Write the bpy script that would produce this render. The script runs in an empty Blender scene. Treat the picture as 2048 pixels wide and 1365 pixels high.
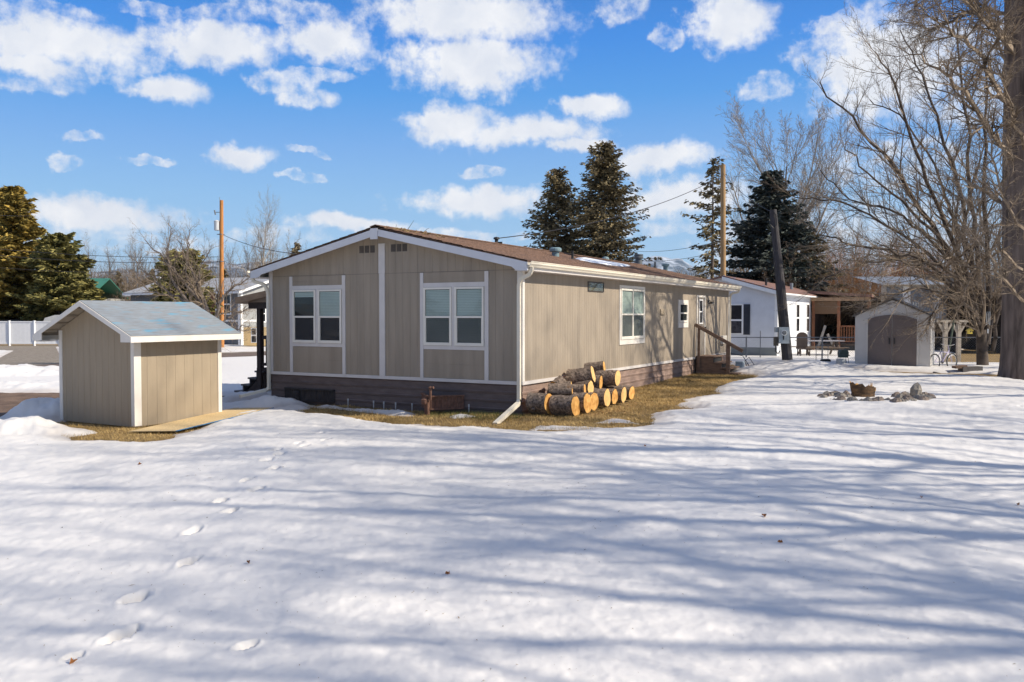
import bpy, math, random
import numpy as np
C = bpy.context.scene
COL = C.collection
R = math.radians
# ------------------------------------------------------------------ camera
CX, CY, CZ, YAW, PITCH, F = 8.4957, -15.8726, 1.4724, 0.5034, 0.03, 1707.1
cam = bpy.data.cameras.new('camera'); camo = bpy.data.objects.new('camera', cam); COL.objects.link(camo)
cam.sensor_width = 36; cam.lens = 36 * F / 2048; cam.clip_start = .1; cam.clip_end = 60000
camo.location = (CX, CY, CZ); camo.rotation_euler = (math.pi / 2 - PITCH, 0, YAW)
C.camera = camo
RT = np.array([math.cos(YAW), math.sin(YAW), 0.]); FW = np.array([-math.sin(YAW), math.cos(YAW), 0.])
C0 = np.array([CX, CY, CZ])
def ray(u, v):
    a = (u - 1024) / F; b = -(v - 682.5) / F
    cp, sp = math.cos(PITCH), math.sin(PITCH)
    d = RT * a + FW * (cp + b * sp) + np.array([0, 0, 1.]) * (b * cp - sp)
    return d / (d @ FW)
def P(u, v, d):            # point seen at photo pixel u,v at distance d ahead of the camera
    return C0 + ray(u, v) * d
def LD(lat, dep): 
    return (CX + RT[0] * lat + FW[0] * dep, CY + RT[1] * lat + FW[1] * dep)
# ------------------------------------------------------------------ light
SUN_EL = R(38.); SX, SY = math.cos(R(13)), math.sin(R(13))     # horizontal direction towards the sun
sd = np.array([SX * math.cos(SUN_EL), SY * math.cos(SUN_EL), math.sin(SUN_EL)])
sl = bpy.data.lights.new('sun', 'SUN'); sl.energy = 5.0; sl.angle = R(.53); sl.color = (1, .90, .75)
so = bpy.data.objects.new('sun', sl); COL.objects.link(so)
from mathutils import Vector, Matrix, Euler
so.rotation_euler = Vector(sd).to_track_quat('Z', 'Y').to_euler()
W = bpy.data.worlds.new('World'); C.world = W; W.use_nodes = True
nt = W.node_tree; nt.nodes.clear()
def N(t, ty, **kw):
    n = t.nodes.new(ty)
    for k, v in kw.items():
        if k.startswith('i_'):
            n.inputs[k[2:].replace('_', ' ')].default_value = v
        else: setattr(n, k, v)
    return n
def mth(t, op, a, b=None, c=None, clamp=False):
    n = t.nodes.new('ShaderNodeMath'); n.operation = op; n.use_clamp = clamp
    for i, x in enumerate((a, b, c)):
        if x is None: continue
        if isinstance(x, (int, float)): n.inputs[i].default_value = x
        else: t.links.new(x, n.inputs[i])
    return n.outputs[0]
def vmt(t, op, a, b=None):
    n = t.nodes.new('ShaderNodeVectorMath'); n.operation = op
    for i, x in enumerate((a, b)):
        if x is None: continue
        if isinstance(x, (tuple, list)): n.inputs[i].default_value = x
        else: t.links.new(x, n.inputs[i])
    return n.outputs[1] if op in ('LENGTH', 'DOT_PRODUCT') else n.outputs[0]
sky = N(nt, 'ShaderNodeTexSky', sky_type='NISHITA', sun_disc=False, sun_elevation=SUN_EL, sun_rotation=math.atan2(SX, SY), altitude=900, air_density=1.0, dust_density=.6, ozone_density=2.2)
hsv = N(nt, 'ShaderNodeHueSaturation', i_Saturation=1.22, i_Value=1.0); nt.links.new(sky.outputs[0], hsv.inputs['Color'])
SKY = .10
tc = N(nt, 'ShaderNodeTexCoord')
sep = N(nt, 'ShaderNodeSeparateXYZ'); nrm = vmt(nt, 'NORMALIZE', tc.outputs['Generated']); nt.links.new(nrm, sep.inputs[0])
az = mth(nt, 'ARCTAN2', sep.outputs[0], sep.outputs[1]); el = mth(nt, 'ARCSINE', sep.outputs[2])
cmb = N(nt, 'ShaderNodeCombineXYZ'); nt.links.new(az, cmb.inputs[0]); nt.links.new(el, cmb.inputs[1])
# clouds: (u, v, half width, half height, density), turned into azimuth and elevation
CL = [(110, 88, 175, 52, 1), (70, 138, 85, 26, .9), (60, 165, 95, 22, .55), (425, 85, 145, 45, 1), (335, 176, 62, 28, .85), (255, 158, 62, 22, .6),
 (655, 84, 88, 50, 1), (560, 20, 100, 24, .6), (440, 28, 70, 18, .5), (560, 165, 62, 26, .7), (645, 154, 62, 15, .6), (612, 202, 64, 22, .7), (930, 28, 205, 58, 1),
 (940, 122, 170, 62, 1), (905, 244, 95, 46, 1), (1050, 262, 150, 36, .95), (1190, 213, 66, 28, .9), (1140, 288, 85, 18, .8), (492, 321, 66, 27, 1), (160, 274, 40, 9, .6),
 (118, 325, 28, 17, .55), (300, 323, 42, 8, .6), (605, 312, 28, 9, .6), (648, 322, 22, 7, .5), (615, 365, 38, 9, .65), (972, 345, 40, 13, .6), (1462, 30, 78, 66, 1), (1330, 76, 38, 16, .6),
 (1240, 18, 50, 34, .6), (1770, 130, 130, 115, 1), (1640, 120, 60, 42, .6), (1530, 172, 42, 26, .55), (1690, 42, 52, 24, .75), (170, 432, 165, 34, .95), (200, 482, 200, 20, .55),
 (960, 402, 150, 34, .8), (1330, 315, 115, 32, .95), (1360, 400, 150, 42, .85), (700, 450, 125, 20, .85), (880, 468, 80, 13, .7), (1340, 452, 140, 14, .5), (560, 475, 90, 22, .45),
 (1700, 480, 260, 70, .6), (1790, 330, 120, 50, .55), (1960, 150, 120, 90, .7), (300, 15, 60, 14, .5), (20, 12, 50, 22, .6), (120, 30, 60, 16, .5), (730, 115, 30, 26, .5), (1000, 475, 60, 10, .5), (740, 15, 34, 14, .5), (980, 185, 30, 22, .5)]
def azel(u, v):
    d = ray(u, v); d = d / np.linalg.norm(d)
    return math.atan2(d[0], d[1]), math.asin(d[2])
n1 = N(nt, 'ShaderNodeTexNoise', i_Scale=9.0, i_Detail=6.0, i_Roughness=.62); nt.links.new(cmb.outputs[0], n1.inputs['Vector'])
w1 = vmt(nt, 'SUBTRACT', n1.outputs['Color'], (.5, .5, .5)); w1 = vmt(nt, 'MULTIPLY', w1, (.075, .042, 0))
n2 = N(nt, 'ShaderNodeTexNoise', i_Scale=48.0, i_Detail=5.0, i_Roughness=.6); nt.links.new(cmb.outputs[0], n2.inputs['Vector'])
w2 = vmt(nt, 'SUBTRACT', n2.outputs['Color'], (.5, .5, .5)); w2 = vmt(nt, 'MULTIPLY', w2, (.02, .012, 0))
wp = vmt(nt, 'ADD', vmt(nt, 'ADD', cmb.outputs[0], w1), w2)
acc = None; acc2 = None
for (u, v, a, b, k) in CL:
    cx, cy = azel(u, v)
    q = vmt(nt, 'MULTIPLY', vmt(nt, 'SUBTRACT', wp, (cx, cy, 0)), (F / a * .86, F / b * .95, 0))
    m = mth(nt, 'MULTIPLY_ADD', vmt(nt, 'LENGTH', q), -1.0, 1.07); m = mth(nt, 'MINIMUM', m, k * .95 if k >= .8 else k * .48)
    acc = m if acc is None else mth(nt, 'MAXIMUM', acc, m)
nf = mth(nt, 'MULTIPLY_ADD', n2.outputs['Fac'], 1.3, -.62)
# unseen clouds added around the rest of the sky for neutral fill light
pl = N(nt, 'ShaderNodeTexNoise', i_Scale=2.6, i_Detail=3.0); nt.links.new(vmt(nt, 'MULTIPLY', cmb.outputs[0], (1, 2.2, 1)), pl.inputs['Vector'])
off = mth(nt, 'ABSOLUTE', mth(nt, 'ADD', az, YAW)); off = mth(nt, 'MULTIPLY_ADD', off, 4, -2.6, clamp=True)
fill_clouds = mth(nt, 'MULTIPLY', mth(nt, 'MULTIPLY_ADD', pl.outputs['Fac'], 5, -2.5), off)
msk = mth(nt, 'MAXIMUM', mth(nt, 'ADD', acc, nf), fill_clouds)
mr = N(nt, 'ShaderNodeMapRange', interpolation_type='SMOOTHSTEP', i_From_Min=.04, i_From_Max=.7, i_To_Min=0.0, i_To_Max=.97); nt.links.new(msk, mr.inputs[0])
fill_veil = mth(nt, 'MULTIPLY', mth(nt, 'MULTIPLY_ADD', el, 6., -2.5, clamp=True), .25)  # added cloud veil overhead, out of view, to whiten the fill light
above = mth(nt, 'MULTIPLY_ADD', el, 30, .5, clamp=True)
fac = mth(nt, 'MAXIMUM', mth(nt, 'MULTIPLY', mr.outputs[0], above), fill_veil)
n3 = N(nt, 'ShaderNodeTexNoise', i_Scale=22.0, i_Detail=4.0); nt.links.new(wp, n3.inputs['Vector'])
cr = N(nt, 'ShaderNodeMix', data_type='RGBA'); nt.links.new(mth(nt, 'MULTIPLY_ADD', n3.outputs['Fac'], 2.2, -.55, clamp=True), cr.inputs[0])
cr.inputs[6].default_value = (.58 / SKY, .62 / SKY, .70 / SKY, 1); cr.inputs[7].default_value = (.78 / SKY, .785 / SKY, .80 / SKY, 1)
gr = N(nt, 'ShaderNodeValToRGB'); nt.links.new(mth(nt, 'MULTIPLY', el, 1.8), gr.inputs[0]); e_ = gr.color_ramp.elements
e_[0].position = 0; e_[0].color = (.46, .66, .86, 1); e_[1].position = 1; e_[1].color = (.03, .13, .42, 1)
for p_, c_ in ((.1, (.38, .61, .87, 1)), (.24, (.29, .55, .89, 1)), (.34, (.21, .46, .89, 1)), (.45, (.10, .37, .87, 1)), (.56, (.055, .29, .84, 1)), (.75, (.035, .19, .60, 1))): q_ = e_.new(p_); q_.color = c_
gs = vmt(nt, 'SCALE', gr.outputs[0]); gs.node.inputs[3].default_value = .80 / SKY
ms = N(nt, 'ShaderNodeMix', data_type='RGBA'); ms.inputs[0].default_value = .88; nt.links.new(hsv.outputs[0], ms.inputs[6]); nt.links.new(gs, ms.inputs[7])
mx = N(nt, 'ShaderNodeMix', data_type='RGBA'); nt.links.new(fac, mx.inputs[0]); nt.links.new(ms.outputs[2], mx.inputs[6]); nt.links.new(cr.outputs[2], mx.inputs[7])
bg = N(nt, 'ShaderNodeBackground', i_Strength=SKY); nt.links.new(mx.outputs[2], bg.inputs[0])
wo = N(nt, 'ShaderNodeOutputWorld'); nt.links.new(bg.outputs[0], wo.inputs[0])
W.cycles.sampling_method = 'MANUAL'; W.cycles.sample_map_resolution = 512
C.view_settings.view_transform = 'Standard'; C.view_settings.look = 'None'; C.view_settings.exposure = .31; C.view_settings.gamma = 1
C.cycles.max_bounces = 6; C.cycles.transparent_max_bounces = 12; C.cycles.use_denoising = True
C.cycles.sample_clamp_indirect = 4

# ------------------------------------------------------------------ materials
MATS = {}
def M(name, col, rough=.75, var=.18, scale=4., bump=.0, bscale=60., col2=None, metal=0., spec=.4, stretch=(1, 1, 1), island=0., detail=5., sss=0.):
    if name in MATS: return MATS[name]
    m = bpy.data.materials.new(name); m.use_nodes = True; t = m.node_tree; b = t.nodes['Principled BSDF']
    b.inputs['Roughness'].default_value = rough; b.inputs['Metallic'].default_value = metal
    b.inputs['Specular IOR Level'].default_value = spec
    tcn = N(t, 'ShaderNodeTexCoord'); v = vmt(t, 'MULTIPLY', tcn.outputs['Object'], tuple(stretch))
    nz = N(t, 'ShaderNodeTexNoise', i_Scale=scale, i_Detail=detail, i_Roughness=.6); t.links.new(v, nz.inputs['Vector'])
    c1 = tuple(max(0, c * (1 - var)) for c in col); c2 = col2 or tuple(min(1, c * (1 + var)) for c in col)
    mxn = N(t, 'ShaderNodeMix', data_type='RGBA'); mxn.inputs[6].default_value = (*c1, 1); mxn.inputs[7].default_value = (*c2, 1)
    f = mth(t, 'MULTIPLY_ADD', nz.outputs['Fac'], 2.6, -.8, clamp=True)
    if island:
        g = N(t, 'ShaderNodeNewGeometry'); f = mth(t, 'MULTIPLY_ADD', mth(t, 'SUBTRACT', g.outputs['Random Per Island'], .5), island, f, clamp=True)
    t.links.new(f, mxn.inputs[0]); t.links.new(mxn.outputs[2], b.inputs['Base Color'])
    if bump:
        nb = N(t, 'ShaderNodeTexNoise', i_Scale=bscale, i_Detail=4.); t.links.new(v, nb.inputs['Vector'])
        bn = N(t, 'ShaderNodeBump', i_Strength=bump, i_Distance=.02); t.links.new(nb.outputs['Fac'], bn.inputs['Height']); t.links.new(bn.outputs[0], b.inputs['Normal'])
    MATS[name] = m
    return m
def glass_mat():
    m = bpy.data.materials.new('window_glass'); m.use_nodes = True; t = m.node_tree; t.nodes.clear()
    o = N(t, 'ShaderNodeOutputMaterial'); g = N(t, 'ShaderNodeBsdfGlossy', i_Roughness=.02); tr = N(t, 'ShaderNodeBsdfTransparent')
    tr.inputs[0].default_value = (.72, .78, .76, 1)
    fr = N(t, 'ShaderNodeLayerWeight', i_Blend=.5); mxs = N(t, 'ShaderNodeMixShader')
    f = mth(t, 'MULTIPLY_ADD', mth(t, 'POWER', fr.outputs['Facing'], 4.), .6, .05, clamp=True)
    t.links.new(f, mxs.inputs[0]); t.links.new(tr.outputs[0], mxs.inputs[1]); t.links.new(g.outputs[0], mxs.inputs[2]); t.links.new(mxs.outputs[0], o.inputs[0])
    return m
GLASS = glass_mat()
SCREEN = bpy.data.materials.new('insect_screen'); SCREEN.use_nodes = True; _t = SCREEN.node_tree; _b = _t.nodes['Principled BSDF']; _b.inputs['Base Color'].default_value = (.05, .05, .055, 1); _b.inputs['Alpha'].default_value = .55; _b.inputs['Roughness'].default_value = .9
SID = M('taupe_siding', (.305, .255, .197), .7, .12, .8, .25, 40, stretch=(6, 6, .7))
SHS = M('tan_shed_siding', (.325, .265, .19), .7, .06, 1.5, .25, 40, stretch=(6, 6, .7))
TRIM = M('cream_trim', (.70, .66, .60), .55, .06, 3, .05)
TRW = M('pale_trim', (.60, .565, .54), .6, .06, 3, .08)
GUT = M('gutter_cream', (.72, .66, .54), .4, .05, 2)
VINYL = M('window_vinyl', (.74, .70, .62), .45, .04, 3)
DARK = M('dark_interior', (.03, .03, .033), .9, .3, 2)
BLIND = M('blind_fabric', (.62, .66, .64), .8, .06, 2)
BLIND2 = M('green_curtain', (.50, .56, .36), .8, .2, 6, stretch=(8, 8, 1))
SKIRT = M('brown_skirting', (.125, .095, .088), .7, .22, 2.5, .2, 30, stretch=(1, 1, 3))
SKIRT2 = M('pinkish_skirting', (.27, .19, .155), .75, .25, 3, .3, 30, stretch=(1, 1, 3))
SHING = M('brown_shingle', (.075, .045, .035), .95, .45, 16, .8, 40, col2=(.24, .145, .10), island=.6)
BLK = M('black_metal', (.02, .02, .022), .5, .2)
GALV = M('galvanised', (.33, .37, .40), .4, .2, 6, metal=.5)
GALVD = M('dull_steel', (.16, .17, .19), .55, .2, 6, metal=.4)
DECK = M('stained_wood', (.20, .13, .09), .8, .25, 4, .3, 50, stretch=(1, 1, 4))
DECKD = M('dark_wood', (.055, .038, .032), .8, .3, 4, .3, 50)
RUST = M('rusty_iron', (.16, .085, .06), .85, .35, 14, .4, 60)
WOODO = M('orange_pole_wood', (.46, .20, .06), .8, .3, 3, .4, 40, stretch=(8, 8, .5))
WOODT = M('tan_pole_wood', (.36, .23, .11), .8, .25, 3, .4, 40, stretch=(8, 8, .5))
WOODG = M('weathered_pole_wood', (.06, .056, .06), .85, .4, 3, .5, 40, stretch=(10, 10, .5))
BARK = M('log_bark', (.05, .035, .028), .95, .5, 22, 1., 45, col2=(.34, .26, .20))
CUT = M('fresh_cut_wood', (.62, .26, .05), .7, .3, 9, .2, 60, col2=(.80, .47, .15))
CUTL = M('pale_cut_wood', (.76, .47, .18), .7, .15, 9, .2, 60)
OSB = M('osb_face', (.62, .46, .24), .8, .22, 30, .2, 60, detail=3)
OSBE = M('blue_osb_edge', (.04, .16, .32), .7, .3, 12)
STONE = M('fire_stone', (.10, .08, .065), .85, .35, 5, .4, 30, col2=(.34, .27, .22), island=.9)
STONEG = M('grey_stone', (.24, .215, .185), .85, .3, 6, .5, 30)
WHITE = M('white_vinyl', (.80, .80, .80), .45, .04, 3)
WSID = M('white_siding', (.66, .68, .72), .6, .06, 2)
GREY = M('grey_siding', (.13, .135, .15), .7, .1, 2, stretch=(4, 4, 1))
GREY_LIT = M('lit_grey_siding', (.30, .31, .31), .7, .1, 2, stretch=(4, 4, 1))  # gable copy of the grey siding, sunlight put into its paler colour
ROOFG = M('grey_shingle', (.30, .31, .33), .9, .2, 3, .3, 20)
TREEB = M('grey_brown_bark', (.12, .095, .08), .95, .4, 5, .9, 12, col2=(.22, .185, .16), stretch=(2, 2, .4))
TWIG = M('twig_bark', (.13, .095, .065), .9, .3, 2, col2=(.32, .25, .18), island=.8)
TWIGD = M('dark_twig_bark', (.06, .045, .035), .9, .3, 2, col2=(.15, .115, .085), island=.8)
TWIGP = M('pale_twig_bark', (.26, .22, .18), .9, .2, 2, col2=(.45, .40, .34), island=.6)
TWIGO = M('orange_twig_bark', (.28, .125, .05), .9, .3, 1, col2=(.46, .25, .11), island=.8)
NEED = M('spruce_needles', (.085, .07, .035), .8, .4, 1.5, col2=(.34, .27, .14), island=1.1)
NEEDB = M('blue_spruce_needles', (.022, .034, .03), .8, .4, 1.2, col2=(.11, .135, .12), island=1.1)
NEEDP = M('pine_needles', (.15, .125, .025), .8, .4, .8, col2=(.55, .40, .10), island=1.0)
NEEDG = M('green_pine_needles', (.10, .11, .03), .8, .4, .8, col2=(.38, .33, .11), island=1.0)
SNOWM = M('roof_snow', (.85, .87, .9), .6, .03, 4, .2, 20)

# ------------------------------------------------------------------ builders
def tag(o, label=None, cat=None, group=None, kind=None):
    for k, v in (('label', label), ('category', cat), ('group', group), ('kind', kind)):
        if v: o[k] = v
    return o
def thing(name, loc, label, cat, group=None, rz=0.):
    o = bpy.data.objects.new(name, None); COL.objects.link(o); o.location = tuple(float(c) for c in loc); o.rotation_euler = (0, 0, rz); o.empty_display_size = .2
    return tag(o, label, cat, group)
def base_of(p):
    v = np.zeros(3)
    while p is not None: v += np.array(p.location); p = p.parent
    return v
class MB:
    def __init__(s): s.v = []; s.f = []
    def add(s, vs, fs):
        n = len(s.v); s.v += [tuple(float(c) for c in p) for p in vs]; s.f += [tuple(i + n for i in f) for f in fs]; return s
    def box(s, a, b, bev=0.):
        x0, x1 = sorted((a[0], b[0])); y0, y1 = sorted((a[1], b[1])); z0, z1 = sorted((a[2], b[2]))
        if bev:
            e = min(bev, (x1 - x0) * .4, (y1 - y0) * .4, (z1 - z0) * .4); v = []
            for sx in (0, 1):
                for sy in (0, 1):
                    for sz in (0, 1):
                        X, Y, Z = (x1 if sx else x0), (y1 if sy else y0), (z1 if sz else z0); dx, dy, dz = (-e if sx else e), (-e if sy else e), (-e if sz else e)
                        v += [(X, Y + dy, Z + dz), (X + dx, Y, Z + dz), (X + dx, Y + dy, Z)]
            ix = lambda i, j, k, a: ((i * 2 + j) * 2 + k) * 3 + a
            f = []
            for i in (0, 1): f.append((ix(i, 0, 0, 0), ix(i, 1, 0, 0), ix(i, 1, 1, 0), ix(i, 0, 1, 0)))
            for j in (0, 1): f.append((ix(0, j, 0, 1), ix(1, j, 0, 1), ix(1, j, 1, 1), ix(0, j, 1, 1)))
            for k in (0, 1): f.append((ix(0, 0, k, 2), ix(1, 0, k, 2), ix(1, 1, k, 2), ix(0, 1, k, 2)))
            for i in (0, 1):
                for j in (0, 1): f.append((ix(i, j, 0, 0), ix(i, j, 1, 0), ix(i, j, 1, 1), ix(i, j, 0, 1)))
                for k in (0, 1): f.append((ix(i, 0, k, 0), ix(i, 1, k, 0), ix(i, 1, k, 2), ix(i, 0, k, 2)))
            for j in (0, 1):
                for k in (0, 1): f.append((ix(0, j, k, 1), ix(1, j, k, 1), ix(1, j, k, 2), ix(0, j, k, 2)))
            for i in (0, 1):
                for j in (0, 1):
                    for k in (0, 1): f.append((ix(i, j, k, 0), ix(i, j, k, 1), ix(i, j, k, 2)))
            return s.add(v, f)
        v = [(x, y, z) for x in (x0, x1) for y in (y0, y1) for z in (z0, z1)]
        return s.add(v, [(0, 1, 3, 2), (4, 6, 7, 5), (0, 4, 5, 1), (2, 3, 7, 6), (0, 2, 6, 4), (1, 5, 7, 3)])
    def obox(s, c, ax, ay, az, h):     # oriented box: centre, 3 axes, half sizes
        c, ax, ay, az = (np.array(q, float) for q in (c, ax, ay, az))
        v = [c + ax * h[0] * i + ay * h[1] * j + az * h[2] * k for i in (-1, 1) for j in (-1, 1) for k in (-1, 1)]
        return s.add(v, [(0, 1, 3, 2), (4, 6, 7, 5), (0, 4, 5, 1), (2, 3, 7, 6), (0, 2, 6, 4), (1, 5, 7, 3)])
    def bar(s, a, b, w, h, up=(0, 0, 1)):
        a, b = np.array(a, float), np.array(b, float); d = b - a; L = np.linalg.norm(d); d /= L
        sd_ = np.cross(d, up)
        if np.linalg.norm(sd_) < 1e-4: sd_ = np.cross(d, (1, 0, 0))
        sd_ /= np.linalg.norm(sd_); u = np.cross(sd_, d)
        return s.obox((a + b) / 2, d, sd_, u, (L / 2, w / 2, h / 2))
    def prism(s, poly, vec):           # closed polygon (3-D pts) extruded by vec
        n = len(poly); v = [np.array(p, float) for p in poly]; w = [p + np.array(vec, float) for p in v]
        return s.add(v + w, [tuple(range(n))[::-1], tuple(range(n, 2 * n))] + [(i, (i + 1) % n, n + (i + 1) % n, n + i) for i in range(n)])
    def quad(s, *p): return s.add(p, [tuple(range(len(p)))])
    def tube(s, pts, r, n=8, caps=True):
        pts = [np.array(p, float) for p in pts]; rr = r if hasattr(r, '__len__') else [r] * len(pts); vs = []; fs = []; u = None
        for i, p in enumerate(pts):
            d = pts[min(i + 1, len(pts) - 1)] - pts[max(i - 1, 0)]; d /= np.linalg.norm(d) + 1e-9
            if u is None: u = np.cross(d, (0, 0, 1) if abs(d[2]) < .9 else (1, 0, 0))
            u = u - d * (u @ d); u /= np.linalg.norm(u) + 1e-9; w = np.cross(d, u)
            for k in range(n):
                a = 2 * math.pi * k / n; vs.append(p + (u * math.cos(a) + w * math.sin(a)) * rr[i])
        for i in range(len(pts) - 1):
            for k in range(n): fs.append((i * n + k, i * n + (k + 1) % n, (i + 1) * n + (k + 1) % n, (i + 1) * n + k))
        if caps: fs += [tuple(range(n))[::-1], tuple(range((len(pts) - 1) * n, len(pts) * n))]
        return s.add(vs, fs)
    def lathe(s, prof, c, n=16, axis=(0, 0, 1)):
        ax = np.array(axis, float); ax /= np.linalg.norm(ax)
        return s.tube([np.array(c, float) + ax * (z + 1e-5 * i) for i, (r_, z) in enumerate(prof)], [r_ for r_, z in prof], n)
    def build(s, name, mat, parent=None, smooth=False, local=False, **tg):
        me = bpy.data.meshes.new(name); off_ = np.zeros(3) if (local or parent is None) else base_of(parent)
        v = np.array(s.v, float).reshape(-1, 3)
        if parent is None and not local: off_ = np.array([v[:, 0].mean(), v[:, 1].mean(), v[:, 2].min()])
        me.from_pydata((v - off_).tolist(), [], s.f); me.materials.append(mat)
        if smooth: me.polygons.foreach_set('use_smooth', [True] * len(me.polygons))
        me.update(); o = bpy.data.objects.new(name, me); COL.objects.link(o); o.parent = parent
        if parent is None and not local: o.location = tuple(float(c) for c in off_)
        return tag(o, **tg)
def npmesh(name, V, Fc, mat, parent=None, smooth=False, local=False, attrs=None, **tg):
    V = np.asarray(V, dtype=np.float64); Fc = np.asarray(Fc, dtype=np.int32); k = Fc.shape[1]
    if parent is not None and not local: V = V - base_of(parent)
    me = bpy.data.meshes.new(name); me.vertices.add(len(V)); me.vertices.foreach_set('co', V.astype(np.float32).ravel())
    me.loops.add(Fc.size); me.loops.foreach_set('vertex_index', Fc.ravel()); me.polygons.add(len(Fc)); me.polygons.foreach_set('loop_start', np.arange(0, Fc.size, k, dtype=np.int32))
    me.polygons.foreach_set('use_smooth', np.full(len(Fc), smooth))
    me.update(calc_edges=True); me.validate()
    for an, av in (attrs or {}).items():
        at = me.attributes.new(an, 'FLOAT', 'POINT'); at.data.foreach_set('value', np.asarray(av, dtype=np.float32))
    me.materials.append(mat); o = bpy.data.objects.new(name, me); COL.objects.link(o); o.parent = parent
    return tag(o, **tg)
def copy_tree(o, parent=None):
    c = o.copy(); COL.objects.link(c); c.parent = parent
    for ch in list(o.children): copy_tree(ch, c)
    return c

# ------------------------------------------------------------------ ground
def vnoise(x, y, seed=0):
    xi = np.floor(x).astype(np.int64); yi = np.floor(y).astype(np.int64); xf = x - xi; yf = y - yi
    def h(a, b):
        n = (a * 374761393 + b * 668265263 + seed * 1274126177) & 0xffffffff; n = ((n ^ (n >> 13)) * 1274126177) & 0xffffffff
        return ((n ^ (n >> 16)) & 0xffff) / 65535.0
    u = xf * xf * (3 - 2 * xf); w = yf * yf * (3 - 2 * yf)
    return (h(xi, yi) * (1 - u) + h(xi + 1, yi) * u) * (1 - w) + (h(xi, yi + 1) * (1 - u) + h(xi + 1, yi + 1) * u) * w
def fbm(x, y, seed=0, o=4):
    t = 0; a = .5
    for i in range(o): t = t + a * (vnoise(x, y, seed + i) - .5); x = x * 2.03 + 7.1; y = y * 2.03 + 3.7; a *= .5
    return t
CP = [(0, 0, -.92), (0, 6, -.92), (-6, 6, -.95), (6, 6, -.9), (0, 12, -.86), (8, 12, -.8), (-8, 12, -.95), (-8, 17.5, -.885), (-10, 18.5, -.885), (-7, 20, -.885), (-9, 21, -.885), (-6.5, 18, -.86), (-12, 25, -.92),
 (.2, 18, -.62), (-.3, 16.7, -.68), (-3.9, 20, -.68), (-3.5, 18.5, -.73), (-6, 21.5, -.72), (2.7, 23.4, -.55), (5.6, 27.7, -.5), (8, 30, -.5), (8, 19, -.5), (5, 19, -.56), (2, 18, -.62), (2.6, 19.5, -.58), (5, 16, -.66), (12, 19, -.48),
 (12, 30, -.43), (11, 33, -.4), (15, 25, -.4), (12, 38, -.4), (20, 35, -.4), (8, 15, -.66), (15, 15, -.6), (-15, 40, -.95), (-10, 60, -.95), (-40, 68, -.95), (0, 45, -.6), (30, 50, -.4), (0, 70, -.9), (20, 10, -.8), (-20, 10, -1),
 (0, -20, -1), (-40, 0, -1), (40, 0, -.9), (14, 50, -.4), (-30, 30, -.95), (60, 60, -.6), (-80, 100, -.95), (40, 120, -.9)]
CPW = [(*LD(a, b), z) for a, b, z in CP]
def gz(x, y):
    x = np.asarray(x, float); y = np.asarray(y, float); s = np.zeros_like(x); w = np.zeros_like(x)
    for (a, b, z) in CPW:
        q = 1 / ((x - a) ** 2 + (y - b) ** 2 + .6) ** 1.6; s = s + q * z; w = w + q
    far = 1e-6; s = s + far * -.9; w = w + far
    return s / w
def G(u, v):                # where the ray of a photo pixel meets the ground
    d = ray(u, v); t = 18.
    for _ in range(40):
        p = C0 + d * t; g = float(gz(p[0], p[1])); t = t + (g - p[2]) / min(d[2], -1e-3) * .8
    p = C0 + d * t; p[2] = float(gz(p[0], p[1])); return p
def poly_g(pts): return np.array([G(u, v)[:2] for u, v in pts])
def sdf(px, py, poly):      # >0 outside
    d = np.full(px.shape, 1e9); ins = np.zeros(px.shape, bool); n = len(poly)
    for i in range(n):
        a = poly[i]; b = poly[(i + 1) % n]; ex, ey = b - a; wx = px - a[0]; wy = py - a[1]
        t = np.clip((wx * ex + wy * ey) / (ex * ex + ey * ey + 1e-12), 0, 1); d = np.minimum(d, (wx - ex * t) ** 2 + (wy - ey * t) ** 2)
        c1 = (a[1] <= py) & (b[1] > py); c2 = (a[1] > py) & (b[1] <= py); cr_ = ex * wy - ey * wx
        ins ^= (c1 & (cr_ > 0)) | (c2 & (cr_ < 0))
    return np.where(ins, -1, 1) * np.sqrt(d)
WD, LN = 7.183, 16.74
bareA = np.vstack([poly_g([(560, 822), (640, 832), (700, 838), (760, 845), (830, 850), (900, 854), (960, 853), (990, 857), (1040, 861), (1100, 863), (1180, 859), (1298, 850), (1307, 838), (1301, 828), (1380, 822), (1357, 811), (1366, 800), (1439, 789), (1433, 774), (1474, 762), (1515, 755), (1500, 745), (1522, 738), (1480, 733)]),
                   np.array([(.3, LN + .3), (-WD - .2, LN + .3), (-WD - .2, .5), (-WD, -.4)])])
bareB = poly_g([(108, 850), (125, 874), (150, 881), (200, 882), (265, 884), (322, 882), (350, 874), (430, 845), (442, 834), (300, 815), (120, 815)])
bareC = poly_g([(-400, 783), (0, 784), (107, 784), (300, 786), (445, 792), (500, 791), (520, 800), (470, 806), (440, 806), (300, 830), (105, 812), (60, 815), (30, 835), (-20, 848), (-400, 880)])
bareD = poly_g([(-600, 735), (20, 733), (105, 743), (300, 727), (440, 717), (560, 712), (700, 706), (700, 698), (560, 702), (440, 706), (300, 708), (120, 712), (110, 691), (-600, 694)])
bareE = poly_g([(1700, 744), (1790, 748), (1870, 750), (1960, 756), (2060, 766), (2100, 755), (2010, 750), (1900, 747), (1790, 744), (1700, 740), (1655, 737)])
bareF = poly_g([(1880, 727), (2010, 728), (2200, 730), (2200, 690), (1990, 690), (1925, 700)])
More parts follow.
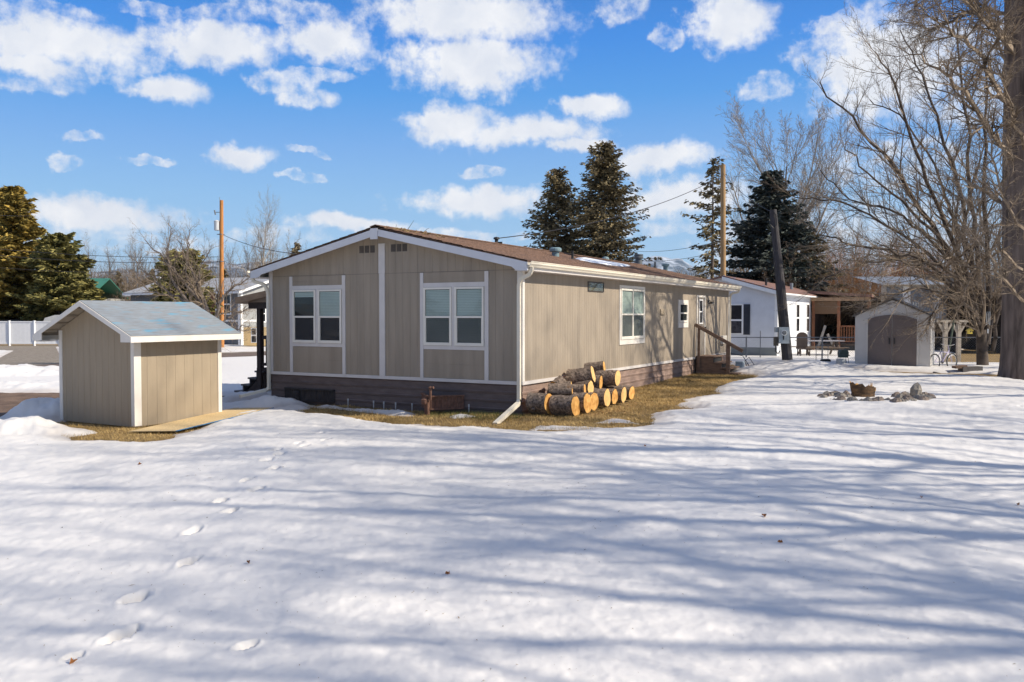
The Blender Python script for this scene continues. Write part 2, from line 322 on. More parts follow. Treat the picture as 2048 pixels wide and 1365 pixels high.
snowpatch = [poly_g(p) for p in ([(630, 816), (690, 821), (760, 829), (830, 834), (815, 826), (760, 822), (700, 817), (650, 812)], [(585, 806), (640, 812), (625, 816), (590, 812)], [(905, 838), (950, 833), (925, 831), (900, 834)], [(1195, 846), (1290, 850), (1270, 841), (1220, 838)], [(1060, 860), (1080, 851), (1160, 853), (1220, 857), (1150, 861)], [(-40, 716), (0, 716), (28, 702), (-40, 698)])]
FP = [(242, 1298, 1.0), (270, 1222, 1.1), (378, 1147, 1.), (385, 1083, 1.), (461, 1040, .9), (443, 1017, .9), (511, 992, .9), (494, 975, .9), (548, 953, .9), (534, 937, .9), (560, 924, .9), (553, 914, .8), (610, 904, .8), (598, 898, .8), (652, 890, .8), (643, 874, .8), (490, 1322, .6),
      (150, 1345, .5), (2040, 825, .5), (1500, 850, .3), (1530, 785, .5)]
FPG = [G(u, v)[:2] for u, v, k in FP]
ang = np.concatenate([np.linspace(-180, -46, 40)[:-1], np.linspace(-46, 46, 980), np.linspace(46, 180, 40)[1:-1]])
rr = [.6]
while rr[-1] < 40: rr.append(rr[-1] + max(.022, rr[-1] * .0048))
while rr[-1] < 160: rr.append(rr[-1] * 1.02)
while rr[-1] < 30000: rr.append(rr[-1] * 1.25)
rr = np.array(rr); na = len(ang)
AA, RRg = np.meshgrid(np.radians(ang), rr)
GX = CX + RT[0] * RRg * np.sin(AA) + FW[0] * RRg * np.cos(AA); GY = CY + RT[1] * RRg * np.sin(AA) + FW[1] * RRg * np.cos(AA)
gx = GX.ravel(); gy = GY.ravel(); zb = gz(gx, gy)
sA, sB, sC, sD, sE, sF = (sdf(gx, gy, p) for p in (bareA, bareB, bareC, bareD, bareE, bareF))
depg = (gx - CX) * FW[0] + (gy - CY) * FW[1]
near = np.clip((45 - np.hypot(gx - CX, gy - CY)) / 20, 0, 1)
zg = zb + near * (.025 * fbm(gx * 1.7, gy * 1.7, 5) + .03 * fbm(gx * 7, gy * 7, 9, 3))
nr, nc = RRg.shape
I = np.arange(nr * nc).reshape(nr, nc)
Fq = np.stack([I[:-1, :], np.roll(I, -1, 1)[:-1, :], np.roll(I, -1, 1)[1:, :], I[1:, :]], -1).reshape(-1, 4)
dirt = np.clip(1 - sC / .3, 0, 1); gravel = np.clip(1 - sD / .5, 0, 1); fa = np.clip((np.hypot(gx - CX, gy - CY) - 75) / 20, 0, 1)
def ground_mat():
    m = bpy.data.materials.new('dry_lawn_soil'); m.use_nodes = True; t = m.node_tree; b = t.nodes['Principled BSDF']; b.inputs['Roughness'].default_value = .95
    tcn = N(t, 'ShaderNodeTexCoord'); ob = tcn.outputs['Object']
    def noi(s, d=5, st=(1, 1, 1)):
        n = N(t, 'ShaderNodeTexNoise', i_Scale=s, i_Detail=d, i_Roughness=.65); t.links.new(vmt(t, 'MULTIPLY', ob, st), n.inputs['Vector']); return n.outputs['Fac']
    def mix(f, a, b_):
        n = N(t, 'ShaderNodeMix', data_type='RGBA'); t.links.new(f, n.inputs[0])
        for i, x in ((6, a), (7, b_)):
            if isinstance(x, tuple): n.inputs[i].default_value = (*x, 1)
            else: t.links.new(x, n.inputs[i])
        return n.outputs[2]
    def at(n):
        a = N(t, 'ShaderNodeAttribute', attribute_name=n); return a.outputs['Fac']
    st = lambda f, a, b_: mth(t, 'MULTIPLY_ADD', f, a, b_, clamp=True)
    grass = mix(st(noi(1.3), 3, -1), (.27, .17, .055), (.44, .30, .11)); grass = mix(st(noi(2.3), 5, -2.8), grass, (.10, .09, .03)); grass = mix(st(noi(60, 3), 2.4, -.7), mix(st(noi(9), 4, -2), (.10, .06, .025), (.17, .11, .045)), grass)
    drt = mix(st(noi(2, 8), 3, -1), (.085, .052, .034), (.19, .125, .085)); grv = mix(st(noi(5, 8), 3, -1), (.15, .12, .09), (.27, .24, .20))
    c = mix(at('dirt'), grass, drt); c = mix(at('gravel'), c, grv); c = mix(at('far'), c, (.20, .17, .11))
    t.links.new(c, b.inputs['Base Color'])
    bn = N(t, 'ShaderNodeBump', i_Strength=.7, i_Distance=.04); t.links.new(noi(25, 5), bn.inputs['Height']); t.links.new(bn.outputs[0], b.inputs['Normal'])
    return m
npmesh('ground', np.stack([gx, gy, zg], 1), Fq, ground_mat(), smooth=True, attrs=dict(dirt=dirt, gravel=gravel, far=fa), kind='structure')
# snow cover: a second sheet with its own thickness that dives under the bare ground
s_all = np.minimum.reduce([sA, sB, sC, sD, sE, sF])
for p in snowpatch: s_all = np.maximum(s_all, -sdf(gx, gy, p) * 1.2)
edge = s_all + near * (.50 * fbm(gx * 1.6, gy * 1.6, 21, 6) + .10 * fbm(gx * 9, gy * 9, 22, 3))
T = np.minimum(edge * .20, .075 + .03 * np.clip(edge, 0, 1))
T = np.where(np.hypot(gx - CX, gy - CY) > 75, -.3, T)
T = np.where(np.hypot(gx - CX, gy - CY) > 50, np.minimum(T, .03), T)
def mound(u, v, a, b, h, ax=0.):
    global T
    c = G(u, v); lx = (gx - c[0]) * RT[0] + (gy - c[1]) * RT[1]; ly = (gx - c[0]) * FW[0] + (gy - c[1]) * FW[1]
    ca, sa = math.cos(ax), math.sin(ax); X = (lx * ca + ly * sa) / a; Y = (-lx * sa + ly * ca) / b
    q = np.exp(-(X * X + Y * Y) ** 1.4) * (1 + .9 * fbm(gx * 2.2, gy * 2.2, 33, 4)); T = np.maximum(T, q * h * 1.15 - .05)
mound(30, 868, 1.25, .7, .30); mound(90, 838, .8, .6, .42); mound(60, 775, 4.6, 1.5, .2); mound(-80, 755, 4, 2.0, .45)
mound(540, 815, .95, .55, .30); mound(490, 800, .8, .5, .22); mound(480, 850, 1.1, .4, .12); mound(410, 868, .8, .3, .1); mound(575, 822, .5, .35, .15)
mound(-40, 742, 5, 1.6, .3); mound(1725, 724, .7, .6, .2); mound(1560, 745, 2.5, 1.2, .12)
c_p = P(1578, 728, 30.5); qp = np.exp(-(((gx - c_p[0]) ** 2 + (gy - c_p[1]) ** 2) / 4.5)); zb = zb + 0; T = T + qp * .22
T = T - .25 * np.clip(.28 - sdf(gx, gy, np.array([(.05, -.05), (.05, LN), (-WD, LN), (-WD, -.05)])), 0, 1)
relief = .05 * fbm(gx * .45, gy * .45, 41, 2) + .035 * fbm(gx * 1.1, gy * 1.1, 43, 2) + .022 * fbm(gx * 3.1, gy * 3.1, 47, 3) + .007 * fbm(gx * 12, gy * 12, 48, 2)
relief = relief + .03 * np.sin(depg * 1.1 + 1.5 * fbm(gx * .3, gy * .3, 3)) * np.clip((depg - 9) / 6, 0, 1) + .022 * fbm(gx * 6, gy * 6, 51, 3) * np.clip((depg - 9) / 6, 0, 1)
rnd = random.Random(5)
for (c, (u, v, k)) in zip(FPG, FP):
    th = rnd.uniform(1.0, 1.4); L = np.array([math.cos(th) * RT[0] + math.sin(th) * FW[0], math.cos(th) * RT[1] + math.sin(th) * FW[1]])
    a = ((gx - c[0]) * L[0] + (gy - c[1]) * L[1]) / (.15 * k); b = (-(gx - c[0]) * L[1] + (gy - c[1]) * L[0]) / (.07 * k)
    q = np.sqrt(a * a + b * b); q = q + np.where(q < 3, 1.1 * fbm(gx * 13 + c[0] * 9, gy * 13, 61, 3), 0); relief = relief - np.where(q < 3, .12 * np.clip(k, .5, 1) / (1 + np.exp((q - .8) * 9)) * (1 + .9 * fbm(gx * 17, gy * 17, 62, 2)), 0) + np.where(q < 3, .010 * np.exp(-((q - 1.3) / .25) ** 2), 0)
zs = zg + T + relief * np.clip(T / .07, 0, 1) * near
keep = (T[Fq] > -.06).any(axis=1)
Fs = Fq[keep]; used = np.unique(Fs); rm = np.full(len(gx), -1, np.int64); rm[used] = np.arange(len(used))
def snow_mat():
    m = bpy.data.materials.new('old_snow'); m.use_nodes = True; t = m.node_tree; b = t.nodes['Principled BSDF']; b.inputs['Roughness'].default_value = .55; b.inputs['Specular IOR Level'].default_value = .3
    tcn = N(t, 'ShaderNodeTexCoord'); ob = tcn.outputs['Object']
    n = N(t, 'ShaderNodeTexNoise', i_Scale=.9, i_Detail=6., i_Roughness=.6); t.links.new(ob, n.inputs['Vector'])
    a = N(t, 'ShaderNodeAttribute', attribute_name='thin'); mxn = N(t, 'ShaderNodeMix', data_type='RGBA')
    t.links.new(mth(t, 'MULTIPLY', a.outputs['Fac'], mth(t, 'MULTIPLY_ADD', n.outputs['Fac'], 2.5, -.6, clamp=True), clamp=True), mxn.inputs[0]); mxn.inputs[6].default_value = (.69, .672, .648, 1); mxn.inputs[7].default_value = (.46, .41, .37, 1)
    t.links.new(mxn.outputs[2], b.inputs['Base Color'])
    n1_ = N(t, 'ShaderNodeTexNoise', i_Scale=14., i_Detail=4.); n2_ = N(t, 'ShaderNodeTexNoise', i_Scale=160., i_Detail=2.); t.links.new(ob, n1_.inputs['Vector']); t.links.new(ob, n2_.inputs['Vector'])
    h = mth(t, 'MULTIPLY_ADD', n2_.outputs['Fac'], .25, mth(t, 'MULTIPLY', n1_.outputs['Fac'], .7))
    bn = N(t, 'ShaderNodeBump', i_Strength=.25, i_Distance=.02); t.links.new(h, bn.inputs['Height']); t.links.new(bn.outputs[0], b.inputs['Normal'])
    return m
thin = np.clip(1 - edge / .5, 0, 1) * np.clip(1 - (T - .1) / .1, 0, 1)
npmesh('snow', np.stack([gx, gy, zs], 1)[used], rm[Fs], snow_mat(), smooth=True, attrs=dict(thin=thin[used]), kind='structure')
# road beyond the yard
def ribbon(name, pts, w, mat, dz=.012):
    c = [G(u, v) for u, v in pts]; V = []; Fc = []
    P2 = []
    for a, b in zip(c[:-1], c[1:]):
        for k in range(8): P2.append(a + (b - a) * k / 8)
    P2.append(c[-1])
    for i, p in enumerate(P2):
        d = P2[min(i + 1, len(P2) - 1)] - P2[max(i - 1, 0)]; nx, ny = -d[1], d[0]; l = math.hypot(nx, ny); nx /= l; ny /= l
        for k in range(5):
            s = (k / 4 - .5) * w; x, y = p[0] + nx * s, p[1] + ny * s; V.append((x, y, float(gz(x, y)) + dz + .02 * (1 - abs(k - 2) / 2)))
    for i in range(len(P2) - 1):
        for k in range(4): a = i * 5 + k; Fc.append((a, a + 1, a + 6, a + 5))
    npmesh(name, V, Fc, mat, smooth=True, kind='structure')
ribbon('road', [(-500, 745), (105, 738), (300, 717), (440, 711), (560, 707), (700, 702)], 4.2, M('road_dirt', (.135, .10, .08), .9, .25, 1.5, .4, 15))
# dead grass blades on the bare strips
def grass(name, polys, n, seed, h=(.02, .06)):
    rg = np.random.default_rng(seed); out = []
    for poly, cnt in zip(polys, n):
        lo = poly.min(0); hi = poly.max(0); pts = lo + rg.random((cnt * 4, 2)) * (hi - lo)
        s = sdf(pts[:, 0], pts[:, 1], poly) + .42 * fbm(pts[:, 0] * 1.6, pts[:, 1] * 1.6, 21, 5); inh = (pts[:, 0] < 0) & (pts[:, 0] > -WD) & (pts[:, 1] > 0) & (pts[:, 1] < LN)
        out.append(pts[(s < .05) & ~inh & (fbm(pts[:, 0] * 3, pts[:, 1] * 3, 91, 3) + rg.random(len(pts)) * .5 > .12)][:cnt])
    p = np.vstack(out); k = len(p); z = gz(p[:, 0], p[:, 1]) + .025 * fbm(p[:, 0] * 1.7, p[:, 1] * 1.7, 5) + .03 * fbm(p[:, 0] * 7, p[:, 1] * 7, 9, 3) - .004
    a = rg.random(k) * 6.283; hh = rg.uniform(h[0], h[1], k); ln = rg.uniform(.0, 1.6, k) * hh; w = rg.uniform(.002, .005, k)
    A = np.stack([p[:, 0] - np.sin(a) * w, p[:, 1] + np.cos(a) * w, z], 1); B = np.stack([p[:, 0] + np.sin(a) * w, p[:, 1] - np.cos(a) * w, z], 1); D = np.stack([p[:, 0] + np.cos(a) * ln, p[:, 1] + np.sin(a) * ln, z + hh], 1)
    V = np.stack([A, B, D], 1).reshape(-1, 3); npmesh(name, V, np.arange(len(V)).reshape(-1, 3), M('dead_grass_blades', (.20, .14, .045), .9, .35, 1.6, col2=(.68, .47, .19), island=.5), kind='stuff')
grass('dead_grass', [bareA, bareB], [80000, 16000], 3, (.025, .07))
grass('green_grass_tufts', [poly_g([(860, 836), (1000, 842), (1040, 838), (1040, 829), (900, 826), (860, 830)])], [1500], 4, (.05, .11))
bpy.data.objects['green_grass_tufts'].data.materials[0] = M('green_grass', (.07, .10, .02), .9, .3, 2, col2=(.2, .2, .06), island=.8)

# ================================================================== the taupe house
def wz(x): return 3.435 - .2312 * abs(x + 3.5915)        # underside of the roof over the front wall
HG = lambda x, y: float(gz(x, y)) - .12
home = thing('mobile_home', (-WD / 2, LN / 2, -.6), 'long single-storey taupe house with cream trim, brown shingle roof and brown skirting', 'house')
rh = random.Random(2)
def grooved(mb, a, ux, n_in, L, z0f, z1f, step, off=0., deep=.006, gw=.009):
    # vertical grooves: a = start corner, ux = unit vector along the wall, n_in = inward normal
    a = np.array(a, float); ux = np.array(ux, float); n_in = np.array(n_in, float); xs = []; t = off if off > .02 else step
    while t < L - .03: xs.append(t); t += step
    pr = [(0, 0)]
    for t in xs: pr += [(t - gw, 0), (t - gw * .3, deep), (t + gw * .3, deep), (t + gw, 0)]
    pr.append((L, 0)); V = []
    for t, d in pr:
        p = a + ux * t + n_in * d
        V.append((p[0], p[1], z0f(t))); V.append((p[0], p[1], z1f(t)))
    mb.add(V, [(2 * i, 2 * i + 2, 2 * i + 3, 2 * i + 1) for i in range(len(pr) - 1)])
m = MB()
grooved(m, (-WD, 0, 0), (1, 0, 0), (0, 1, 0), WD / 2, lambda t: 0, lambda t: wz(-WD + t), .2032, .13)
grooved(m, (-WD / 2, 0, 0), (1, 0, 0), (0, 1, 0), WD / 2, lambda t: 0, lambda t: wz(-WD / 2 + t), .2032, .1)
grooved(m, (0, 0, 0), (0, 1, 0), (-1, 0, 0), LN, lambda t: 0, lambda t: wz(0), .1355, .09, .0032, .006)
grooved(m, (-WD, LN, 0), (0, -1, 0), (1, 0, 0), LN, lambda t: 0, lambda t: wz(0), .2032)
grooved(m, (0, LN, 0), (-1, 0, 0), (0, -1, 0), WD / 2, lambda t: 0, lambda t: wz(-t), .2032)
grooved(m, (-WD / 2, LN, 0), (-1, 0, 0), (0, -1, 0), WD / 2, lambda t: 0, lambda t: wz(-WD / 2 - t), .2032)
m.build('wall', SID, home)
# skirting: lapped horizontal ribs down into the ground
def skirt(m, a, ux, nout, L, seg=.45):
    a = np.array(a, float); ux = np.array(ux, float); no = np.array(nout, float); n = max(1, int(L / seg)); prof = [(-.02, 0.)]
    z = 0.
    for k in range(5): prof += [(-.012, z - .02), (-.022, z - .035), (-.018, z - .15), (-.004, z - .165)]; z -= .185
    prof.append((-.02, -1.05)); rows = []
    for i in range(n + 1):
        t = L * i / n; j = rh.uniform(-.003, .003); rows.append([a + ux * t + no * (d + j) + np.array([0, 0, zz]) for d, zz in prof])
    k = len(prof); V = [p for r in rows for p in r]; m.add(V, [(i * k + j, (i + 1) * k + j, (i + 1) * k + j + 1, i * k + j + 1) for i in range(n) for j in range(k - 1)])
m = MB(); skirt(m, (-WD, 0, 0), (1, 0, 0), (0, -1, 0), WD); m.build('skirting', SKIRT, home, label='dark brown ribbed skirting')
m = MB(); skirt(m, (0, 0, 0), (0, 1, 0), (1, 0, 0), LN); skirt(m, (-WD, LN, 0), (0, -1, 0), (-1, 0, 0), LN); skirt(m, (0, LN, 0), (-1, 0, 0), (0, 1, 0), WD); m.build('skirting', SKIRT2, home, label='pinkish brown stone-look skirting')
m = MB()
m.box((-WD - .02, -.024, 0), (-.0, 0.001, .072)).box((0, -.024, 0), (.024, LN, .072)).box((-WD - .024, 0, 0), (-WD, LN, .072)); m.build('belly_trim', TRW, home)
m = MB(); m.box((-.11, -.022, .074), (.022, .0, wz(0) - .03)); m.box((0, .002, .074), (.022, .075, wz(0))); m.build('corner_trim', TRIM, home)
m = MB(); m.box((-WD - .022, -.022, .074), (-WD + .09, .0, wz(0) - .03)); m.build('corner_trim', TRW, home)
m = MB(); m.box((.0, LN - .09, .074), (.022, LN + .02, wz(0))); m.build('corner_trim', TRIM, home)
m = MB(); m.box((-3.744, -.026, .074), (-3.587, 0, 2.44)); m.build('center_trim', TRW, home)
m = MB(); m.box((-3.765, -.020, 2.443), (-3.585, 0, 3.13)); m.build('center_trim', TRW, home)
m = MB(); m.box((-WD + .1, -.004, 2.437), (-3.77, .001, 2.443)); m.box((-3.58, -.004, 2.437), (-.12, .001, 2.443)); m.build('siding_joint', SKIRT, home)
def win(m_name, origin, ux, nout, w, h, panes, frame_m=VINYL, blinds=(1, 1), depth=.035, split=.5, bl_mats=None, fw=.045):
    """double-hung window: origin = lower corner on the wall, ux along, nout out of the wall"""
    o = np.array(origin, float); ux = np.array(ux, float); no = np.array(nout, float); uz = np.array([0, 0, 1.])
    def bx(mb, s0, s1, z0, z1, d0, d1): mb.obox(o + ux * (s0 + s1) / 2 + uz * (z0 + z1) / 2 + no * (d0 + d1) / 2, ux, no, uz, ((s1 - s0) / 2, (d1 - d0) / 2, (z1 - z0) / 2))
    pw = (w - fw * (panes + 1)) / panes; m = MB()
    bx(m, 0, w, 0, fw, -.0, depth); bx(m, 0, w, h - fw, h, 0, depth)
    for i in range(panes + 1): bx(m, i * (pw + fw), i * (pw + fw) + fw, fw, h - fw, 0, depth)
    fr = m.build('window', frame_m, home)
    for i in range(panes):
        s0 = fw + i * (pw + fw); zm = fw + (h - 2 * fw) * split
        m = MB(); bx(m, s0, s0 + pw, zm - .022, zm + .022, .004, depth - .006); bx(m, s0, s0 + .02, fw, zm - .022, .004, depth - .012); bx(m, s0 + pw - .02, s0 + pw, fw, zm - .022, .004, depth - .012); bx(m, s0 + .02, s0 + pw - .02, fw, fw + .02, .004, depth - .012); m.build('sash', frame_m, fr)
        m = MB(); bx(m, s0 + .001, s0 + pw - .001, fw + .001, h - fw - .001, .001, .003); m.build('backing', DARK, fr)
        b = blinds[i % len(blinds)]
        if b:
            m = MB(); z0 = fw + (h - 2 * fw) * (1 - b) + .012; z1 = h - fw - .01; n = int((z1 - z0) / .035)
            for k in range(n): zz = z0 + (z1 - z0) * k / n; bx(m, s0 + .01, s0 + pw - .01, zz, zz + (z1 - z0) / n - .003, .0045, .008)
            m.build('blind', (bl_mats or BLIND), fr)
        m = MB(); m.quad(*[o + ux * a_ + uz * b__ + no * .014 for a_, b__ in ((s0, fw), (s0 + pw, fw), (s0 + pw, h - fw), (s0, h - fw))]); m.build('pane', GLASS, fr)
        if b: m = MB(); m.quad(*[o + ux * a_ + uz * b__ + no * .018 for a_, b__ in ((s0 + .02, fw + .02), (s0 + pw - .02, fw + .02), (s0 + pw - .02, zm - .022), (s0 + .02, zm - .022))]); m.build('insect_screen', SCREEN, fr)
    return fr
# two front windows, each in a tall H of boards
for (xl, xr, il, ir) in ((-6.516, -4.758, -6.42, -4.854), (-2.600, -.817, -2.5118, -.9155)):
    MB().box((xl, -.022, .074), (il - .002, 0, 2.427)).build('window_board', TRW, home); MB().box((ir + .002, -.022, .074), (xr, 0, 2.427)).build('window_board', TRW, home)
    m = MB(); m.box((il, -.020, .715), (ir, 0, .80)); m.box((il, -.020, 2.10), (ir, 0, 2.198)); m.box(((il + ir) / 2 - .035, -.020, .801), ((il + ir) / 2 + .035, 0, 2.099)); m.build('window_board', TRW, home)
    for za, zb_, zm_ in ((.08, .71, .39), (2.203, 2.43, 2.30)): MB().box((il + .002, -.010, za), (ir - .002, 0, zm_ - .004)).box((il + .002, -.010, zm_ + .004), (ir - .002, 0, zb_)).box((il + .003, -.004, za + .01), (ir - .003, .0, zb_ - .01)).build('horizontal_siding', SID, home)
    mid = (il + ir) / 2
    bl = ((.12, .5), ) if xl < -5 else ((1, 1),)
    win('w', (il + .012, 0, .805), (1, 0, 0), (0, -1, 0), mid - .035 - il - .016, 1.29, 1, blinds=(bl[0][0],), split=.49, depth=.038)
    win('w', (mid + .039, 0, .805), (1, 0, 0), (0, -1, 0), ir - mid - .051, 1.29, 1, blinds=(bl[0][1],), split=.49, depth=.038)
# side windows
def casing(y0, y1, z0, z1, w=.085, bot=.085):
    m = MB(); m.box((0, y0, z0), (.024, y1, z0 + bot)); m.box((0, y0, z1 - w), (.024, y1, z1)); m.box((0, y0, z0 + bot), (.024, y0 + w, z1 - w)); m.box((0, y1 - w, z0 + bot), (.024, y1, z1 - w)); m.build('window_casing', TRIM, home)
casing(5.473, 7.423, .683, 2.284, .07, .13)
win('w', (0, 5.553, .82), (0, 1, 0), (1, 0, 0), 1.79, 1.385, 2, blinds=(1, 1), split=.49, depth=.04, bl_mats=BLIND, fw=.06)
casing(10.51, 11.55, 1.078, 1.970, .1, .16)
win('w', (0, 10.62, 1.245), (0, 1, 0), (1, 0, 0), .82, .62, 1, blinds=(0,), split=.48, depth=.04)
m = MB(); m.box((0, 3.40, 2.062), (.02, 4.40, 2.085)).box((0, 3.40, 2.285), (.02, 4.40, 2.31)).box((0, 3.40, 2.085), (.02, 3.425, 2.285)).box((0, 4.375, 2.085), (.02, 4.40, 2.285)); fr = m.build('window', M('bronze_frame', (.05, .04, .035), .5), home, label='small high transom window in a bronze frame')
MB().box((.001, 3.425, 2.085), (.003, 4.375, 2.285)).build('backing', M('warm_interior', (.35, .24, .17), .8, .4, 3), fr); MB().box((.008, 3.425, 2.085), (.011, 4.375, 2.285)).build('pane', GLASS, fr)
# back door, lamp, vents on the wall
m = MB(); m.box((0, 12.50, .10), (.03, 12.58, 2.16)).box((0, 13.42, .10), (.03, 13.50, 2.16)).box((0, 12.58, 2.09), (.03, 13.42, 2.16)); dr = m.build('door', TRIM, home)
m = MB(); m.box((.0, 12.58, .13), (.014, 13.42, 2.09)); m.build('door_leaf', M('taupe_door', (.20, .175, .15), .55, .05), dr)
m = MB()
for z0 in (1.22, 1.62): m.box((.014, 12.78, z0), (.026, 12.83, z0 + .36)).box((.014, 13.17, z0), (.026, 13.22, z0 + .36))
m.box((.014, 12.78, 1.18), (.026, 13.22, 1.22)).box((.014, 12.78, 1.58), (.026, 13.22, 1.62)).box((.014, 12.78, 1.98), (.026, 13.22, 2.02)); m.build('door_window_frame', WHITE, dr)
MB().box((.015, 12.83, 1.22), (.018, 13.17, 1.98)).build('pane', DARK, dr)
MB().lathe([(.03, 0), (.032, .02), (.012, .022), (.012, .05), (.03, .052), (.033, .08), (.02, .095)], (.014, 13.34, 1.05), 10, (1, 0, 0)).build('door_knob', BLK, dr)
m = MB(); m.tube([(0, 13.9, 1.95), (.08, 13.9, 2.0), (.12, 13.9, 1.93)], .012, 6); m.lathe([(.02, .03), (.05, 0), (.10, -.03), (.11, -.05)], (.12, 13.9, 1.93), 10); m.box((0, 13.86, 1.9), (.015, 13.94, 2.02)); m.build('wall_lamp', BLK, home)
m = MB(); m.box((0, 8.78, 1.48), (.03, 9.12, 1.66), .006).box((.03, 8.8, 1.5), (.045, 9.1, 1.53)); m.build('vent_hood', SHS, home)
m = MB(); m.box((0, 15.55, .42), (.12, 16.05, .72), .01); m.build('utility_box', VINYL, home)
# gable louvres
for x in (-3.95, -4.11, -4.27, -3.35, -3.19, -3.03):
    m = MB(); z0 = 2.93
    m.box((x - .065, -.006, z0), (x + .065, 0, z0 + .17))
    for k in range(6): m.box((x - .055, -.016, z0 + .012 + k * .026), (x + .055, -.006, z0 + .02 + k * .026))
    m.build('gable_vent', M('vent_dark', (.11, .095, .085), .8), home)
# roof
OV = .30; YF, YB = -.364, LN + .30; ZE, ZR = 2.60, 3.50; XE = WD / 2 + OV
rs = (ZR - ZE) / XE
def roof_side(sx):
    nx, ny = 15, 70; V = []; Fc = []
    for k in range(nx):          # shingle courses as shallow steps
        a0, a1 = XE * k / nx, XE * (k + 1) / nx
        for e, (a, dz) in enumerate(((a0, .0), (a1, .011))):
            for j in range(ny + 1):
                y = YF + (YB - YF) * j / ny; V.append((-WD / 2 + sx * a, y, ZR - rs * a + dz + rh.uniform(-.003, .003)))
        b = k * 2 * (ny + 1)
        for j in range(ny):
            Fc.append((b + j, b + j + 1, b + ny + 1 + j + 1, b + ny + 1 + j))
            if k < nx - 1: c = b + ny + 1 + j; d = b + 2 * (ny + 1) + j; Fc.append((c, c + 1, d + 1, d))
    m = MB(); m.add(V, Fc); return m
m = roof_side(1); n = roof_side(-1); m.add(n.v, n.f)
m.prism([(-WD / 2, YF, ZR - .02), (-WD / 2 + XE, YF, ZE - .012), (-WD / 2 + XE, YF, ZE - .03), (-WD / 2, YF, ZR - .06), (-WD / 2 - XE, YF, ZE - .03), (-WD / 2 - XE, YF, ZE - .012)], (0, YB - YF, 0))
for sx in (-1, 1): m.obox((-WD / 2 + sx * .07, (YF + YB) / 2, ZR + .008), (1, 0, -rs * sx), (0, 1, 0), (rs * sx, 0, 1), (.08, (YB - YF) / 2, .008))
m.box((-WD / 2 + XE - .02, YF, ZE - .03), (-WD / 2 + XE + .012, YB, ZE + .010))
roof = m.build('roof', SHING, home)
# soffits and rake boards
m = MB()
m.box((.0, YF + .03, 2.40), (OV, YB, 2.425)); m.box((-WD - OV, YF + .03, 2.40), (-WD, YB, 2.425)); m.build('soffit', TRW, home)
m = MB(); m.box((OV - .02, YF + .03, 2.425), (OV, YB, ZE - .034)); m.box((-WD - OV, YF + .03, 2.425), (-WD - OV + .02, YB, ZE - .034)); m.build('fascia', TRIM, home)
for sx in (-1, 1):
    f = lambda a: ZR - rs * a
    pts = [(0, f(0) - .035), (XE + .01, f(XE) - .035), (XE + .01, 2.395), (XE - .18, 2.395), (XE - .27, 2.42), (XE - .36, f(XE - .36) - .20), (0, f(0) - .215)]
    MB().prism([(-WD / 2 + sx * a, YF, z) for a, z in pts], (0, .028, 0)).build('rake_board', M('rake_paint', (.60, .60, .62), .55, .05, 3, .06), home)
MB().box((-WD / 2 - .12, YF - .025, 3.20), (-WD / 2 + .08, YF - .002, 3.445)).build('ridge_cap_board', M('rake_paint', (0, 0, 0)), home)
m = MB(); m.prism([(-WD / 2, YF + .03, ZR - .07), (-WD / 2 + XE, YF + .03, ZE - .04), (-WD / 2 + XE - .05, YF + .03, ZE - .06), (-WD / 2, YF + .03, ZR - .09), (-WD / 2 - XE + .05, YF + .03, ZE - .06), (-WD / 2 - XE, YF + .03, ZE - .04)], (0, .33, 0)); m.build('soffit', TRW, home)
# gutters: K profile
def gutter(x0, sx):
    pr = [(0, 0), (.06, 0), (.075, .03), (.10, .06), (.10, .095), (.11, .10), (.11, .115), (.10, .115), (.095, .105), (.09, .07), (.055, .012), (.008, .012), (.008, .11), (0, .11)]
    return MB().prism([(x0 + sx * a, YF + .0, 2.47 + z) for a, z in pr], (0, YB - YF, 0))
gutter(OV, 1).build('gutter', GUT, home); gutter(-WD - OV, -1).build('gutter', GUT, home)
def rect_pipe(m, pts, w=.075, h=.055):
    for a, b in zip(pts[:-1], pts[1:]): 
        a = np.array(a, float); b = np.array(b, float); m.bar(a - (b - a) * .02, b + (b - a) * .02, w, h, up=(0, 1, .001))
def bez(p0, p1, p2, p3, n=10):
    p0, p1, p2, p3 = (np.array(p, float) for p in (p0, p1, p2, p3)); return [p0 * (1 - t) ** 3 + p1 * 3 * t * (1 - t) ** 2 + p2 * 3 * t * t * (1 - t) + p3 * t ** 3 for t in np.linspace(0, 1, n)]
e1 = P(990, 849, 16.8)
m = MB(); rect_pipe(m, bez((.355, -.25, 2.47), (.35, -.24, 2.15), (-.05, -.12, 2.42), (-.045, -.062, 2.0), 12)); rect_pipe(m, [(-.045, -.062, 2.0), (-.045, -.062, -.30), (-.045, -.10, -.40)]); d1 = m.build('downspout', GUT, home)
m = MB(); m.bar((-.045, -.08, -.38), e1, .10, .07); m.build('spout_extension', GUT, d1)
m = MB(); m.box((e1[0] - .035, e1[1] - .02, e1[2] - .01), (e1[0] + .035, e1[1] - .012, e1[2] + .03))
m = MB(); rect_pipe(m, bez((-WD - .36, -.25, 2.47), (-WD - .36, -.24, 2.15), (-WD + .0, -.12, 2.45), (-WD - .0, -.07, 2.0), 12)); rect_pipe(m, [(-WD, -.07, 2.0), (-WD, -.07, -.35), (-WD - .05, -.14, -.42)]); d2 = m.build('downspout', GUT, home)
MB().bar((-WD - .05, -.13, -.40), (-WD - .3, -.75, -.52), .10, .07).build('spout_extension', GUT, d2)
m = MB(); rect_pipe(m, bez((.355, LN + .15, 2.47), (.35, LN + .15, 2.2), (.03, LN + .06, 2.5), (.03, LN + .06, 2.1), 8)); rect_pipe(m, [(.03, LN + .06, 2.1), (.03, LN + .06, -.4)]); m.build('downspout', GUT, home)
